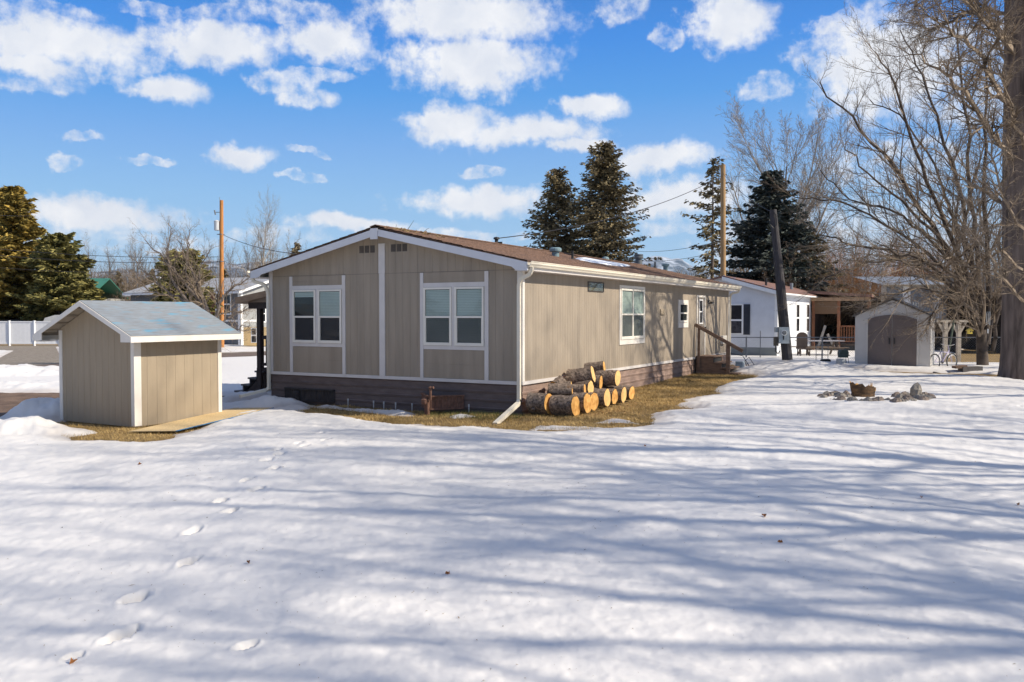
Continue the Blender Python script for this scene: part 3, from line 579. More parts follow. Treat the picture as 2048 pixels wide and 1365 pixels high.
# things on the roof
def on_roof(u, v):     # point of the right roof slope seen at a pixel
    d = ray(u, v); n = np.array([rs, 0, 1.]); p0 = np.array([-WD / 2, 0, ZR]); return C0 + d * ((p0 - C0) @ n / (d @ n))
def roof_pt(x, y): return np.array([x, y, ZR - rs * (x + WD / 2)])
p = on_roof(1111, 513); m = MB(); m.lathe([(.10, -.05), (.10, .12), (.16, .13), (.17, .17), (.17, .21), (.13, .24), (.0, .25)], p, 16); m.build('roof_vent', M('blue_grey_metal', (.17, .25, .28), .5, .15), roof)
p = on_roof(1145, 519); MB().lathe([(.10, -.02), (.04, .02), (.035, .03), (.035, .24)], p, 10).build('vent_pipe', BLK, roof)
p = on_roof(1211, 520); MB().lathe([(.14, -.02), (.14, .04), (.10, .10), (0, .12)], p, 12).build('roof_vent', M('blue_grey_metal', (0, 0, 0)), roof)
p = on_roof(1277, 529); MB().lathe([(.16, -.05), (.15, .16), (.13, .17), (.13, .22), (.19, .23), (.20, .30), (.16, .34), (.19, .35), (.19, .40), (0, .42)], p, 16).build('furnace_flue', M('flue_metal', (.10, .11, .12), .5, .3), roof)
p = on_roof(1310, 536); MB().lathe([(.09, -.02), (.035, .02), (.03, .03), (.03, .24)], p, 10).build('vent_pipe', BLK, roof)
p = on_roof(1331, 539); MB().lathe([(.10, -.05), (.10, .12), (.16, .13), (.17, .20), (.13, .23), (0, .24)], p, 14).build('roof_vent', M('blue_grey_metal', (0, 0, 0)), roof)
p = on_roof(993, 488); m = MB(); m.lathe([(.12, -.02), (.06, .03), (.05, .06), (.05, .12), (.09, .13), (.08, .18), (0, .2)], p, 10); m.box((p[0] - .02, p[1] - .02, p[2]), (p[0] + .18, p[1] + .02, p[2] + .05)); m.build('cable_mast', BLK, roof)
WIRE_ROOF = p + np.array([0, 0, .15])
# patch of leftover snow on the roof
m = MB(); pp = [on_roof(u, v) for u, v in [(1150, 518), (1165, 517), (1190, 521), (1215, 525), (1240, 529), (1262, 533), (1244, 534), (1215, 531), (1185, 526), (1160, 521)]]
rings = []
cc = sum(pp) / len(pp); V = [q + np.array([0, 0, .004]) for q in pp] + [q + (cc - q) * .12 + np.array([0, 0, .045]) for q in pp] + [cc + np.array([0, 0, .05])]; n = len(pp)
m.add(V, [(i, (i + 1) % n, n + (i + 1) % n, n + i) for i in range(n)] + [(n + i, n + (i + 1) % n, 2 * n) for i in range(n)]); m.build('roof_snow', SNOWM, roof)
m = MB(); 
for k in range(40):     # pine litter lying along the ridge
    x = -3.55 + abs(rh.gauss(0, .5)); y = YF + .05 + abs(rh.gauss(0, 1.2)); q = roof_pt(x, y); a = rh.uniform(0, 6.28); l = rh.uniform(.03, .14)
    m.tube([q + np.array([0, 0, .02]), q + np.array([math.cos(a) * l, math.sin(a) * l, .02 + rh.uniform(0, .05)])], rh.uniform(.004, .014), 4)
m.build('needle_litter', M('needle_litter', (.2, .12, .05), .9, .4, 10, col2=(.45, .33, .16), island=1.), roof, kind='stuff')
for u0, v0, u1, v1 in ((815, 459, 828, 441), (791, 456, 792, 449), (848, 463, 858, 457)):
    q = on_roof(u0, v0 + 1); d = (q - C0) @ FW; m = MB(); m.tube([q, q + (P(u1, v1, d) - q) * .5 + np.array([.02, 0, .02]), P(u1, v1, d)], [.007, .005, .003], 4); m.build('fallen_twig', TWIGD, roof)
# ---- porch on the far side (seen past the left corner)
porch = thing('porch', (-8.6, 2.8, -.85), 'brown wooden entry porch with lean-to roof on the left side of the taupe house', 'porch')
MB().box((-9.55, 1.85, -.10), (-7.23, 4.6, -.02)).build('deck', DECKD, porch)
m = MB(); m.prism([(-7.2, 1.55, 2.42), (-10.05, 1.55, 1.98), (-10.05, 1.55, 1.80), (-7.2, 1.55, 2.26)], (0, 3.3, 0)); m.build('porch_roof', M('porch_fascia', (.34, .22, .13), .8, .25, 4, .2, 30, stretch=(1, 1, 5)), porch)
MB().box((-9.75, 1.75, 1.66), (-7.3, 1.88, 1.84)).build('beam', DECKD, porch)
for x in (-9.42,): MB().box((x - .07, 1.80, -.85), (x + .07, 1.94, 1.70)).build('post', DECKD, porch)
MB().box((-9.49, 4.45, -.85), (-9.35, 4.59, 1.70)).build('post', DECKD, porch)
m = MB(); m.box((-9.45, 2.0, .82), (-9.38, 4.5, .90)).box((-9.45, 2.0, .05), (-9.38, 4.5, .12)).box((-9.34, 1.84, .80), (-7.3, 1.90, .90)).box((-9.34, 1.84, .05), (-7.3, 1.90, .12))
for k in range(14): m.box((-9.2 + k * .14, 1.85, .12), (-9.16 + k * .14, 1.89, .80))
m.build('railing', DECKD, porch)
for k in range(4):
    z = -.10 - k * .20; x1 = -9.30 - k * .27
    MB().box((x1 - .34, 1.85, z - .05), (x1, 3.1, z)).box((x1 - .30, 1.88, z - .20), (x1 - .26, 3.06, z - .05)).build('step', M('step_grey_wood', (.12, .11, .11), .8, .3, 6, .3), porch)
MB().prism([(-9.28, 1.90, -.15), (-10.35, 1.90, -.95), (-9.28, 1.90, -.95)], (0, .04, 0)).build('stringer', DECKD, porch)
# ---- back steps under the door
st = thing('wooden_steps', (.7, 12.9, -.55), 'brown wooden steps with a sloping handrail at the back door of the taupe house', 'steps')
ys0, ys1 = 12.35, 13.55
m = MB(); m.box((.04, ys0 + .03, -.60), (.62, ys0 + .07, .06)); m.box((.62, ys0 + .03, -.60), (.90, ys0 + .07, -.14)); m.box((.90, ys0 + .03, -.60), (1.16, ys0 + .07, -.33)); m.build('stringer', DECK, st)
m = MB(); m.box((.04, ys1 - .07, -.60), (.62, ys1 - .03, .06)); m.box((.62, ys1 - .07, -.60), (.90, ys1 - .03, -.14)); m.build('stringer', DECK, st)
MB().box((.04, ys0, .062), (.66, ys1, .10)).build('landing', DECK, st)
for k, (x, z) in enumerate(((.64, -.10), (.90, -.27), (1.15, -.44))): MB().box((x - .02, ys0 - .01, z - .038), (x + .32, ys1, z)).build('tread', DECK, st)
MB().box((.60, ys0 + .08, -.13), (.61, ys1 - .08, .06)).box((.88, ys0 + .08, -.32), (.89, ys1 - .08, -.14)).build('riser', DARK, st)
rt = P(1389, 655, 28.3); 
MB().box((.10, ys0 - .05, -.3), (.19, ys0 - .005, 1.10)).build('rail_post', DECK, st)
MB().box((1.08, ys0 - .06, -.58), (1.20, ys0 - .01, .52)).build('rail_post', DECK, st)
MB().bar((.02, ys0 - .03, 1.16), (1.62, ys0 - .03, .30), .09, .11).build('handrail', DECK, st)
m = MB(); m.box((1.02, 13.75, -.52), (1.28, 14.0, -.12), .01); m.box((1.05, 13.74, -.42), (1.25, 13.752, -.2)); m.build('plastic_crate', M('blue_grey_plastic', (.25, .31, .36), .5, .1), None, label='small blue-grey plastic crate standing beside the back door steps', cat='crate')
pts = [(.1, 14.6, .05), (.5, 14.9, .12), (.9, 15.3, .0), (1.1, 15.5, -.4), (1.0, 15.7, -.5), (.9, 15.6, -.2), (1.1, 15.4, -.05), (1.3, 15.3, -.3), (1.32, 15.2, -.52)]
MB().tube(pts, .013, 6).build('garden_hose', BLK, None, label='coiled black hose hanging from the wall beyond the back steps', cat='hose')
# ---- trailer hitches with ribbed panels in front of the house
def hitch(name, u, v, x1, label, rusty):
    a = G(u, v); a[2] += .14; t = thing(name, a, label, 'trailer hitch', 'trailer hitches under the front wall of the house')
    pm = RUST if rusty else M('black_ribbed_metal', (.035, .03, .03), .8, .3, 8)
    for q, nm in (((x1, -.03), 0), ((a[0] - .55, -.03), 1)):
        b = np.array([q[0], q[1], a[2]]); d = b - a; L = np.linalg.norm(d); d /= L; nrm_ = np.array([-d[1], d[0], 0.]); m = MB(); pr = []; k = int(L / .035)
        V = []
        for i in range(k + 1):
            o_ = .012 if i % 2 else 0.; pq = a + d * (L * i / k) + nrm_ * o_; V += [tuple(pq + np.array([0, 0, 0])), tuple(pq + np.array([0, 0, .26]))]
        m.add(V, [(2 * i, 2 * i + 2, 2 * i + 3, 2 * i + 1) for i in range(k)]); m.bar(a + np.array([0, 0, .27]), b + np.array([0, 0, .27]), .07, .03); m.bar(a + np.array([0, 0, -.01]), b + np.array([0, 0, -.01]), .05, .03); m.build('ribbed_panel', pm, t)
    m = MB(); m.box((a[0] - .05, a[1] - .06, a[2] - .16), (a[0] + .03, a[1] + .03, a[2] + .18)); m.lathe([(.075, -.04), (.085, 0), (.085, .06), (.05, .09)], a + np.array([-.06, -.03, .14]), 12); m.build('coupler', pm, t)
    if rusty: m = MB(); m.tube([a + np.array([.08, -.02, .2]), a + np.array([.08, -.02, .46]), a + np.array([.16, -.02, .47])], .028, 8); m.lathe([(.04, 0), (.05, .03), (.0, .06)], a + np.array([.08, -.02, .44]), 10); m.build('jack_handle', RUST, t)
hitch('trailer_hitch', 856, 831, -1.42, 'rusty trailer hitch with ribbed side panels, beside the white downspout end', True)
hitch('trailer_hitch', 598, 812, -5.1, 'black ribbed trailer hitch in shade, beside the snow pile at the house corner', False)
for u, wh in ((689, 'nearest the black hitch'), (726, 'second from the black hitch'), (757, 'third from the black hitch'), (791, 'second left of the rusty hitch'), (834, 'just left of the rusty hitch'), (958, 'between the rusty hitch and the downspout')):
    g = G(u, 822 if u > 700 else 815); x = g[0]; m = MB(); yy = -.10
    m.tube([(x, yy, float(gz(x, yy)) - .05), (x, yy, float(gz(x, yy)) + .13)], .012, 5); m.tube([(x, yy, float(gz(x, yy)) + .13), (x, yy, float(gz(x, yy)) + .19)], .018, 5)
    m.build('garden_stake', M('white_stake', (.5, .5, .5), .6), None, label='short white tipped stake ' + wh, cat='stake', group='stakes along the front skirting')

# ================================================================== the small tan shed
sA_ = G(270, 857); sB_ = G(442, 833); ax = (sB_ - sA_); ax[2] = 0; LB = np.linalg.norm(ax); ax /= LB; ay = np.array([-ax[1], ax[0], 0.]); LA = 2.44
SZ = sA_[2] - .0; SHH = 2.06
shed = thing('garden_shed', sA_ + ax * LB / 2 + ay * LA / 2, 'small tan shed with white trim and a roof covered in grey-blue underlayment', 'shed')
def S(a, b, z): return sA_ + ax * a + ay * b + np.array([0, 0, z])
RZ = 2.66; OVS = .38; rss = .73 / (LA / 2 + OVS)
def sz(b): return RZ - rss * abs(b - LA / 2) - .05
m = MB()
grooved(m, S(0, 0, 0), ay, ax, LA, lambda t: SZ + .02, lambda t: SZ + sz(t), .2033, .0)
grooved(m, S(LB, LA, 0), -ay, -ax, LA, lambda t: SZ + .02, lambda t: SZ + sz(LA - t), .2033, .0)
grooved(m, S(0, 0, 0), ax, ay, LB, lambda t: SZ + .02, lambda t: SZ + SHH - .06, .243, .07)
grooved(m, S(0, LA, 0), ax, -ay, LB, lambda t: SZ + .02, lambda t: SZ + SHH - .06, .243, .07)
m.build('wall', SHS, shed)
for (a, b, sa, sb) in ((0, 0, 1, 1), (LB, 0, -1, 1), (0, LA, 1, -1)):
    m = MB(); w = .155 if (a, b) == (0, 0) else .085; w2 = .085
    m.obox(S(a - .009 * sa, b + w2 / 2 * sb - .009 * sb, SHH / 2), ax, ay, (0, 0, 1), (.009, w2 / 2 + .009, SHH / 2 - .04))
    m.obox(S(a + w / 2 * sa, b - .009 * sb, SHH / 2), ax, ay, (0, 0, 1), (w / 2, .009, SHH / 2 - .04)); m.build('corner_trim', TRIM, shed)
def SR(b, off=0.): return RZ - rss * abs(b - LA / 2) + off      # roof top height
OF, OB = .36, .27       # overhang front (left gable) and back
lo = -OVS; hi = LA + OVS
UND = bpy.data.materials.new('roof_underlayment'); UND.use_nodes = True; t = UND.node_tree; b_ = t.nodes['Principled BSDF']; b_.inputs['Roughness'].default_value = .6
tcn = N(t, 'ShaderNodeTexCoord'); nz = N(t, 'ShaderNodeTexNoise', i_Scale=1.7, i_Detail=5., i_Roughness=.55); 
mp = N(t, 'ShaderNodeCombineXYZ'); t.links.new(mth(t, 'MULTIPLY', vmt(t, 'DOT_PRODUCT', tcn.outputs['Object'], tuple(ax)), .8), mp.inputs[0]); t.links.new(mth(t, 'MULTIPLY', vmt(t, 'DOT_PRODUCT', tcn.outputs['Object'], tuple(ay)), 3.6), mp.inputs[1])
t.links.new(mp.outputs[0], nz.inputs['Vector']); nz2 = N(t, 'ShaderNodeTexNoise', i_Scale=5, i_Detail=5.); t.links.new(mp.outputs[0], nz2.inputs['Vector'])
a1 = N(t, 'ShaderNodeMix', data_type='RGBA'); a1.inputs[6].default_value = (.20, .21, .215, 1); a1.inputs[7].default_value = (.235, .27, .30, 1); t.links.new(mth(t, 'MULTIPLY_ADD', nz2.outputs['Fac'], 3, -1, clamp=True), a1.inputs[0])
a2 = N(t, 'ShaderNodeMix', data_type='RGBA'); t.links.new(mth(t, 'MULTIPLY_ADD', nz.outputs['Fac'], 7, -3.85, clamp=True), a2.inputs[0]); t.links.new(a1.outputs[2], a2.inputs[6]); a2.inputs[7].default_value = (.10, .29, .42, 1); t.links.new(a2.outputs[2], b_.inputs['Base Color'])
m = MB()
for s_ in (0, 1):
    bb = (lo, LA / 2) if s_ == 0 else (hi, LA / 2)
    m.prism([S(-OF, bb[0], SR(bb[0])), S(-OF, bb[1], SR(bb[1])), S(-OF, bb[1], SR(bb[1]) + .012), S(-OF, bb[0], SR(bb[0]) + .012)], ax * (LB + OF + OB))
srf = m.build('roof', UND, shed)
m = MB()
for bb in (lo + .02, hi - .02): m.prism([S(-OF + .02, bb, SR(bb) - .012), S(-OF + .02, LA / 2, RZ - .012), S(-OF + .02, LA / 2, RZ - .03), S(-OF + .02, bb, SR(bb) - .03)], ax * (LB + OF + OB - .04))
m.build('roof_sheathing', M('soffit_tan', (.30, .255, .20), .8, .1), shed)
for k in range(4): m = MB(); b = LA / 2 + (k + .6) * (hi - LA / 2) / 4.4; m.obox(S(-OF / 2 + .015, b, SR(b) - .055), ax, ay, (0, 0, 1), (OF / 2 - .04, .018, .02)); m.build('lookout', M('soffit_tan', (.3, .25, .2)), shed)
for sg in (-1, 1):
    e = lo if sg < 0 else hi; bb = lambda q: LA / 2 + sg * q; EH = hi - LA / 2
    pts = [(0, RZ - .002), (EH, SR(e) - .002), (EH, SR(e) - .125), (EH - .30, SR(e) - .125), (EH - .30, SR(hi - .30) - .10), (0, RZ - .115)]
    MB().prism([S(-OF - .02, bb(q), z) for q, z in pts], ax * .02).build('rake_board', TRIM if sg < 0 else TRIM, shed)
for e, sg in ((lo, -1), (hi, 1)):
    m = MB(); m.obox(S((LB + OB - OF) / 2, e + sg * .01, SR(e) - .067), ax, ay, (0, 0, 1), ((LB + OB + OF) / 2 + .02, .01, .062)); m.build('fascia', TRIM, shed)
m = MB(); m.obox(S(-OF / 2, hi - .16, SR(hi) - .14), ax, ay, (0, 0, 1), (OF / 2, .15, .006)); m.build('eave_return', M('soffit_tan', (.3, .25, .2)), shed)
# sheet of OSB lying against the shed base
q = [G(258, 868), G(352, 869), G(548, 824), G(470, 823)]
zt_ = [.05, .07, .10, .09]; top = [p + np.array([0, 0, z]) for p, z in zip(q, zt_)]
ob = MB().prism([p + np.array([0, 0, 0.]) for p in top], (0, 0, -.012)).build('board_sheet', OSB, None, label='sheet of pale strand board lying on the snow beside the small shed', cat='board')
e = MB(); d = top[2] - top[1]; e.bar(top[1] + np.array([0, -.003, -.006]), top[2] + np.array([0, -.003, -.006]), .008, .016); o2 = e.build('blue_edge', OSBE, None); o2.parent = ob; o2.location = Vector(o2.location) - ob.location
m = MB(); m.bar(G(300, 862) + np.array([0, 0, .01]), G(440, 838) + np.array([0, 0, .02]), .09, .05); m.build('timber_block', M('pale_lumber', (.5, .38, .2), .8, .2), None, label='pale timber lying under the strand board sheet', cat='timber')

# ================================================================== log pile by the side wall
def rock(rx, ry, rz, rg, seg=10, rough=.25):
    V = []; n1_, n2_ = seg, max(5, seg // 2 + 1); ph = rg.uniform(0, 9)
    cut = [(np.array([rg.gauss(0, 1), rg.gauss(0, 1), rg.gauss(0, 1)]), rg.uniform(.55, .95)) for _ in range(7)]; cut = [(c / np.linalg.norm(c), d) for c, d in cut]
    m = MB(); vs = []
    for i in range(n2_ + 1):
        th = math.pi * i / n2_
        for k in range(n1_):
            a = 2 * math.pi * k / n1_; p = np.array([math.sin(th) * math.cos(a), math.sin(th) * math.sin(a), math.cos(th)]); 
            for c, d in cut:
                s_ = p @ c
                if s_ > d: p = p - c * (s_ - d)
            p = p * (1 + rough * .15 * rg.uniform(-1, 1)); vs.append((p[0] * rx, p[1] * ry, p[2] * rz))
    m.add(vs, [(i * n1_ + k, i * n1_ + (k + 1) % n1_, (i + 1) * n1_ + (k + 1) % n1_, (i + 1) * n1_ + k) for i in range(n2_) for k in range(n1_)]); return m
def log(face, L, r, label, az_=0., tilt=0., knot=False, cm=CUT, oval=1.):
    """face = centre of the cut end seen, log runs back from it towards the wall"""
    rg = random.Random(int(face[1] * 1000) + 7); face = np.array(face, float)
    d = np.array([-math.cos(az_) * math.cos(tilt), -math.sin(az_) * math.cos(tilt), -math.sin(tilt)]); s_ = np.cross(d, (0, 0, 1)); s_ /= np.linalg.norm(s_); u = np.cross(s_, d); n = 22; rows = 7; V = []
    t = thing('cut_log', face + d * L / 2 - np.array([0, 0, r]), label, 'log', 'cut logs piled against the side wall')
    prof = [1 + rg.uniform(-.13, .13) for _ in range(n)]; 
    for k in range(n): prof[k] = (prof[k] + prof[k - 1]) / 2 + .05 * math.sin(k * 2 * math.pi / n * 2 + r * 40)
    lump = [rg.uniform(0, 6), rg.uniform(0, 6)]
    for i in range(rows + 1):
        for k in range(n):
            a = 2 * math.pi * k / n; rr_ = r * prof[k] * (1 + .035 * math.sin(i * 1.7 + lump[0] + k * .5) + rg.uniform(-.03, .03)); p = face + d * L * i / rows + (s_ * math.cos(a) + u * math.sin(a) * oval) * rr_; V.append(p)
    m = MB(); m.add(V, [(i * n + k, i * n + (k + 1) % n, (i + 1) * n + (k + 1) % n, (i + 1) * n + k) for i in range(rows) for k in range(n)])
    if knot:
        c = face + d * L * .62 - s_ * r * .0 ; side = -np.array([0, 1, 0.]); m.tube([c + side * r * .8 - u * r * .35, c + side * (r * 1.06) - u * r * .35], .045, 8)
    m.build('bark', BARK, t, smooth=True)
    for e, off_, nm in ((0, -.004, 'cut_face'), (rows, .004, 'cut_face')):
        m = MB(); c = face + d * L * e / rows + d * off_; ring = [c + (np.array(V[e * n + k]) - (face + d * L * e / rows)) * .965 for k in range(n)]; m.add(ring + [c], [(k, (k + 1) % n, n) for k in range(n)]); m.build(nm, cm, t)
LG = [((1.12, .28, -.42), .50, .235, 'thick log with a rough dark side, front of the pile nearest the downspout', .02, 0, False, CUT),
      ((.58, .14, -.40), .44, .235, 'short stout log with a round branch scar, closest to the house corner', -.05, 0, True, CUT),
      ((1.20, .70, -.39), .50, .23, 'ground log with a tall narrow orange end, second from the downspout in the front row', .03, 0, False, CUT),
      ((1.14, 1.18, -.40), .48, .21, 'small deep orange ended log lying third from the downspout in the front row', -.03, 0, False, CUT),
      ((1.22, 1.72, -.36), .55, .215, 'big log with a pale cracked end in the middle of the front row', .05, 0, False, CUTL),
      ((1.20, 2.22, -.38), .52, .185, 'orange ended ground log just right of the big pale ended one', .0, 0, False, CUT),
      ((1.26, 2.62, -.36), .52, .185, 'pale yellow ended ground log below the right upper log', .04, 0, False, CUTL),
      ((1.22, 3.24, -.37), .45, .165, 'last log of the front row, farthest from the downspout', -.04, 0, False, CUT),
      ((.92, .52, -.13), .42, .07, 'thin branch piece lying on top of the stout corner log', .3, .05, False, CUT),
      ((.66, 1.05, -.10), .50, .13, 'medium log with a bright round end lying on the left part of the pile', .35, .1, False, CUTL),
      ((.75, 1.6, -.02), .55, .12, 'grey barked log lying on the second layer under the top logs', -.3, .05, False, CUT),
      ((.95, 2.0, -.05), .62, .15, 'long log on the second layer directly below the largest top log', .15, .0, False, CUT),
      ((.85, 2.75, -.07), .5, .13, 'second layer log hidden under the right upper log', .0, .0, False, CUT),
      ((.92, 1.62, .17), .46, .21, 'large top log with a wide pale end tipped upward', .25, .22, False, CUTL),
      ((1.16, 2.50, .03), .50, .195, 'right upper log with a narrow yellow end, just below the top of the pile', .05, .03, False, CUTL),
      ((.80, 2.55, .27), .45, .13, 'dark knotty log behind the top log at the peak of the pile', .2, .12, False, CUT),
      ((.40, 1.15, .02), .25, .14, 'short dark stub standing behind the left part of the pile', 1.2, .5, False, CUT)]
LG += [((1.02, .95, -.14), .45, .12, 'small orange ended log wedged above the second and third ground logs', .2, .05, False, CUT),
      ((.98, 1.35, -.12), .5, .14, 'rough log with a split pale end in the middle of the second layer', -.15, .04, False, CUTL),
      ((.70, .75, -.14), .40, .13, 'grey barked log behind the two front logs nearest the corner', .45, .0, False, CUT),
      ((.55, 2.1, .06), .45, .15, 'dark log at the wall side of the second layer', .1, .0, False, CUT)]
for f, L, r, lab, a_, tl, kn, cm_ in LG: log(f, L, r, lab, a_, tl, kn, cm_)

rg = np.random.default_rng(4); k = 900; x = rg.normal(1.0, .7, k); y = rg.normal(1.7, 1.2, k); ok = (x > .1) & (x < 3); x = x[ok]; y = y[ok]; k = len(x); z = gz(x, y) + .035; a = rg.random(k) * 6.28; l = rg.uniform(.008, .03, k); w = l * .4
V = np.stack([np.stack([x - np.cos(a) * l, y - np.sin(a) * l, z], 1), np.stack([x + np.sin(a) * w, y - np.cos(a) * w, z + .012], 1), np.stack([x + np.cos(a) * l, y + np.sin(a) * l, z + .004], 1), np.stack([x - np.sin(a) * w, y + np.cos(a) * w, z + .01], 1)], 1).reshape(-1, 3)
npmesh('wood_chips', V, np.arange(len(V)).reshape(-1, 4), M('wood_chip', (.12, .07, .04), .9, .3, 3, col2=(.75, .5, .22), island=1.4), kind='stuff')
# twigs, needles and grit fallen on the snow
sel = rg.choice(len(gx), 2200, p=(lambda q: q / q.sum())(np.where((T > .05) & (RRg.ravel() < 32) & (np.abs(AA.ravel()) < .75), RRg.ravel() ** 1.2 * (.25 + (vnoise(gx * .8, gy * .8, 77) > .62)), 0)))
x, y, z = gx[sel], gy[sel], zs[sel] + .004; k = len(sel); a = rg.random(k) * 6.28; l = rg.uniform(.003, .012, k) * np.where(rg.random(k) < .06, 3.5, 1); w = np.minimum(l * .35, .006)
V = np.stack([np.stack([x - np.cos(a) * l, y - np.sin(a) * l, z], 1), np.stack([x + np.sin(a) * w, y - np.cos(a) * w, z + .004], 1), np.stack([x + np.cos(a) * l, y + np.sin(a) * l, z + .003], 1), np.stack([x - np.sin(a) * w, y + np.cos(a) * w, z + .004], 1)], 1).reshape(-1, 3)
npmesh('snow_litter', V, np.arange(len(V)).reshape(-1, 4), M('twig_litter', (.10, .06, .035), .9, .3, 3, col2=(.35, .25, .15), island=1.2), kind='stuff')

# ================================================================== trees
def tubes(segs, n=3):
    A = np.array(segs, float); p0, p1, r0, r1 = A[:, :3], A[:, 3:6], A[:, 6], A[:, 7]; d = p1 - p0; d /= np.linalg.norm(d, axis=1, keepdims=True) + 1e-9
    ref = np.where(np.abs(d[:, 2:3]) < .9, np.array([[0, 0, 1.]]), np.array([[1., 0, 0]])); u = np.cross(d, ref); u /= np.linalg.norm(u, axis=1, keepdims=True); w = np.cross(d, u)
    a = np.arange(n) * 2 * math.pi / n; V = np.empty((len(A), 2, n, 3))
    for k in range(n):
        o = u * math.cos(a[k]) + w * math.sin(a[k]); V[:, 0, k] = p0 + o * r0[:, None]; V[:, 1, k] = p1 + o * r1[:, None]
    b = np.arange(len(A))[:, None] * 2 * n; k = np.arange(n)[None, :]; kk = (k + 1) % n
    Fc = np.stack([b + k, b + kk, b + n + kk, b + n + k], -1).reshape(-1, 4); return V.reshape(-1, 3), Fc
def nrmz(d):
    l = math.sqrt(d[0] * d[0] + d[1] * d[1] + d[2] * d[2]) or 1; return (d[0] / l, d[1] / l, d[2] / l)
def side_dir(d, ang_, rg):
    r_ = nrmz((rg.gauss(0, 1), rg.gauss(0, 1), rg.gauss(0, 1))); c = (d[1] * r_[2] - d[2] * r_[1], d[2] * r_[0] - d[0] * r_[2], d[0] * r_[1] - d[1] * r_[0]); c = nrmz(c); s, k = math.sin(ang_), math.cos(ang_)
    return nrmz((d[0] * k + c[0] * s, d[1] * k + c[1] * s, d[2] * k + c[2] * s))
def grow(out, p, d, L, r, lv, rg, pm):
    n = pm['n'][lv]; st = L / n; last = lv == len(pm['n']) - 1; cu = pm['curl'][lv]; tr = pm['trop'][lv]
    for i in range(n):
        d = nrmz((d[0] + rg.gauss(0, cu), d[1] + rg.gauss(0, cu), d[2] + rg.gauss(0, cu) + tr)); q = (p[0] + d[0] * st, p[1] + d[1] * st, p[2] + d[2] * st)
        ra = r * (1 - i / n * .85); rb = r * (1 - (i + 1) / n * .85); out[lv].append((*p, *q, ra, rb)); p = q
        if not last and (i + 1) / n >= pm['bare'][lv]:
            k = pm['kids'][lv]; k = int(k) + (rg.random() < k - int(k))
            for _ in range(k):
                f = (i + 1) / n
                grow(out, p, side_dir(d, pm['ang'][lv] * rg.uniform(.7, 1.3), rg), pm['len'][lv] * L * (1 - .55 * f) * rg.uniform(.6, 1.25), max(rb * .62, pm.get('mr', .004)), lv + 1, rg, pm)
def poly_limb(out, pts, r0, r1, rg, pm, lv=1, kids=1.6, L=3., start=.2):
    pts = [tuple(float(c) for c in p) for p in pts]; sub = []
    for a, b in zip(pts[:-1], pts[1:]):
        for k in range(4): t = k / 4; sub.append(tuple(a[i] + (b[i] - a[i]) * t + (rg.gauss(0, .05) if 0 < k else 0) for i in range(3)))
    sub.append(pts[-1]); n = len(sub) - 1
    for i in range(n):
        ra = r0 + (r1 - r0) * i / n; rb = r0 + (r1 - r0) * (i + 1) / n; out[0].append((*sub[i], *sub[i + 1], ra, rb)); f = (i + 1) / n
        if f > start:
            d = nrmz(tuple(sub[i + 1][j] - sub[i][j] for j in range(3))); k = int(kids) + (rg.random() < kids - int(kids))
            for _ in range(k): grow(out, sub[i + 1], side_dir(d, rg.uniform(.4, 1.0), rg), L * (1.15 - .6 * f) * rg.uniform(.5, 1.2), max(rb * .5, .012), lv, rg, pm)
def make_tree(name, out, loc, trunk_m, twig_m, label, cat, group=None, limb_lv=1, world=False):
    t = thing(name, loc, label, cat, group)
    V, Fc = tubes(sum(out[:limb_lv], []), 9); npmesh('trunk', V, Fc, trunk_m, t, smooth=True, local=not world)
    big = [s for lv in out[limb_lv:] for s in lv if s[6] > .03]; small = [s for lv in out[limb_lv:] for s in lv if s[6] <= .03]
    V1, F1 = tubes(big, 5) if big else (np.zeros((0, 3)), np.zeros((0, 4), int)); V2, F2 = tubes(small, 3)
    npmesh('crown', np.vstack([V1, V2]), np.vstack([F1, F2 + len(V1)]), twig_m, t, local=not world)
    return t
def bare_tree(seed, H, pm=None, r=None, spread=1., lean=(0, 0)):
    rg = random.Random(seed); pm = dict(n=(9, 7, 6, 4, 3), curl=(.05, .10, .14, .18, .2), trop=(.05, .09, .06, .03, .0), bare=(.28, .2, .15, .1), kids=(2.2, 1.7, 1.7, 1.5), ang=(.75, .7, .7, .7), len=(.55 * spread, .55, .5, .5)) | (pm or {})
    out = [[] for _ in pm['n']]; grow(out, (0, 0, -.2), nrmz((lean[0], lean[1], 1)), H, r or H * .018, 0, rg, pm); return out
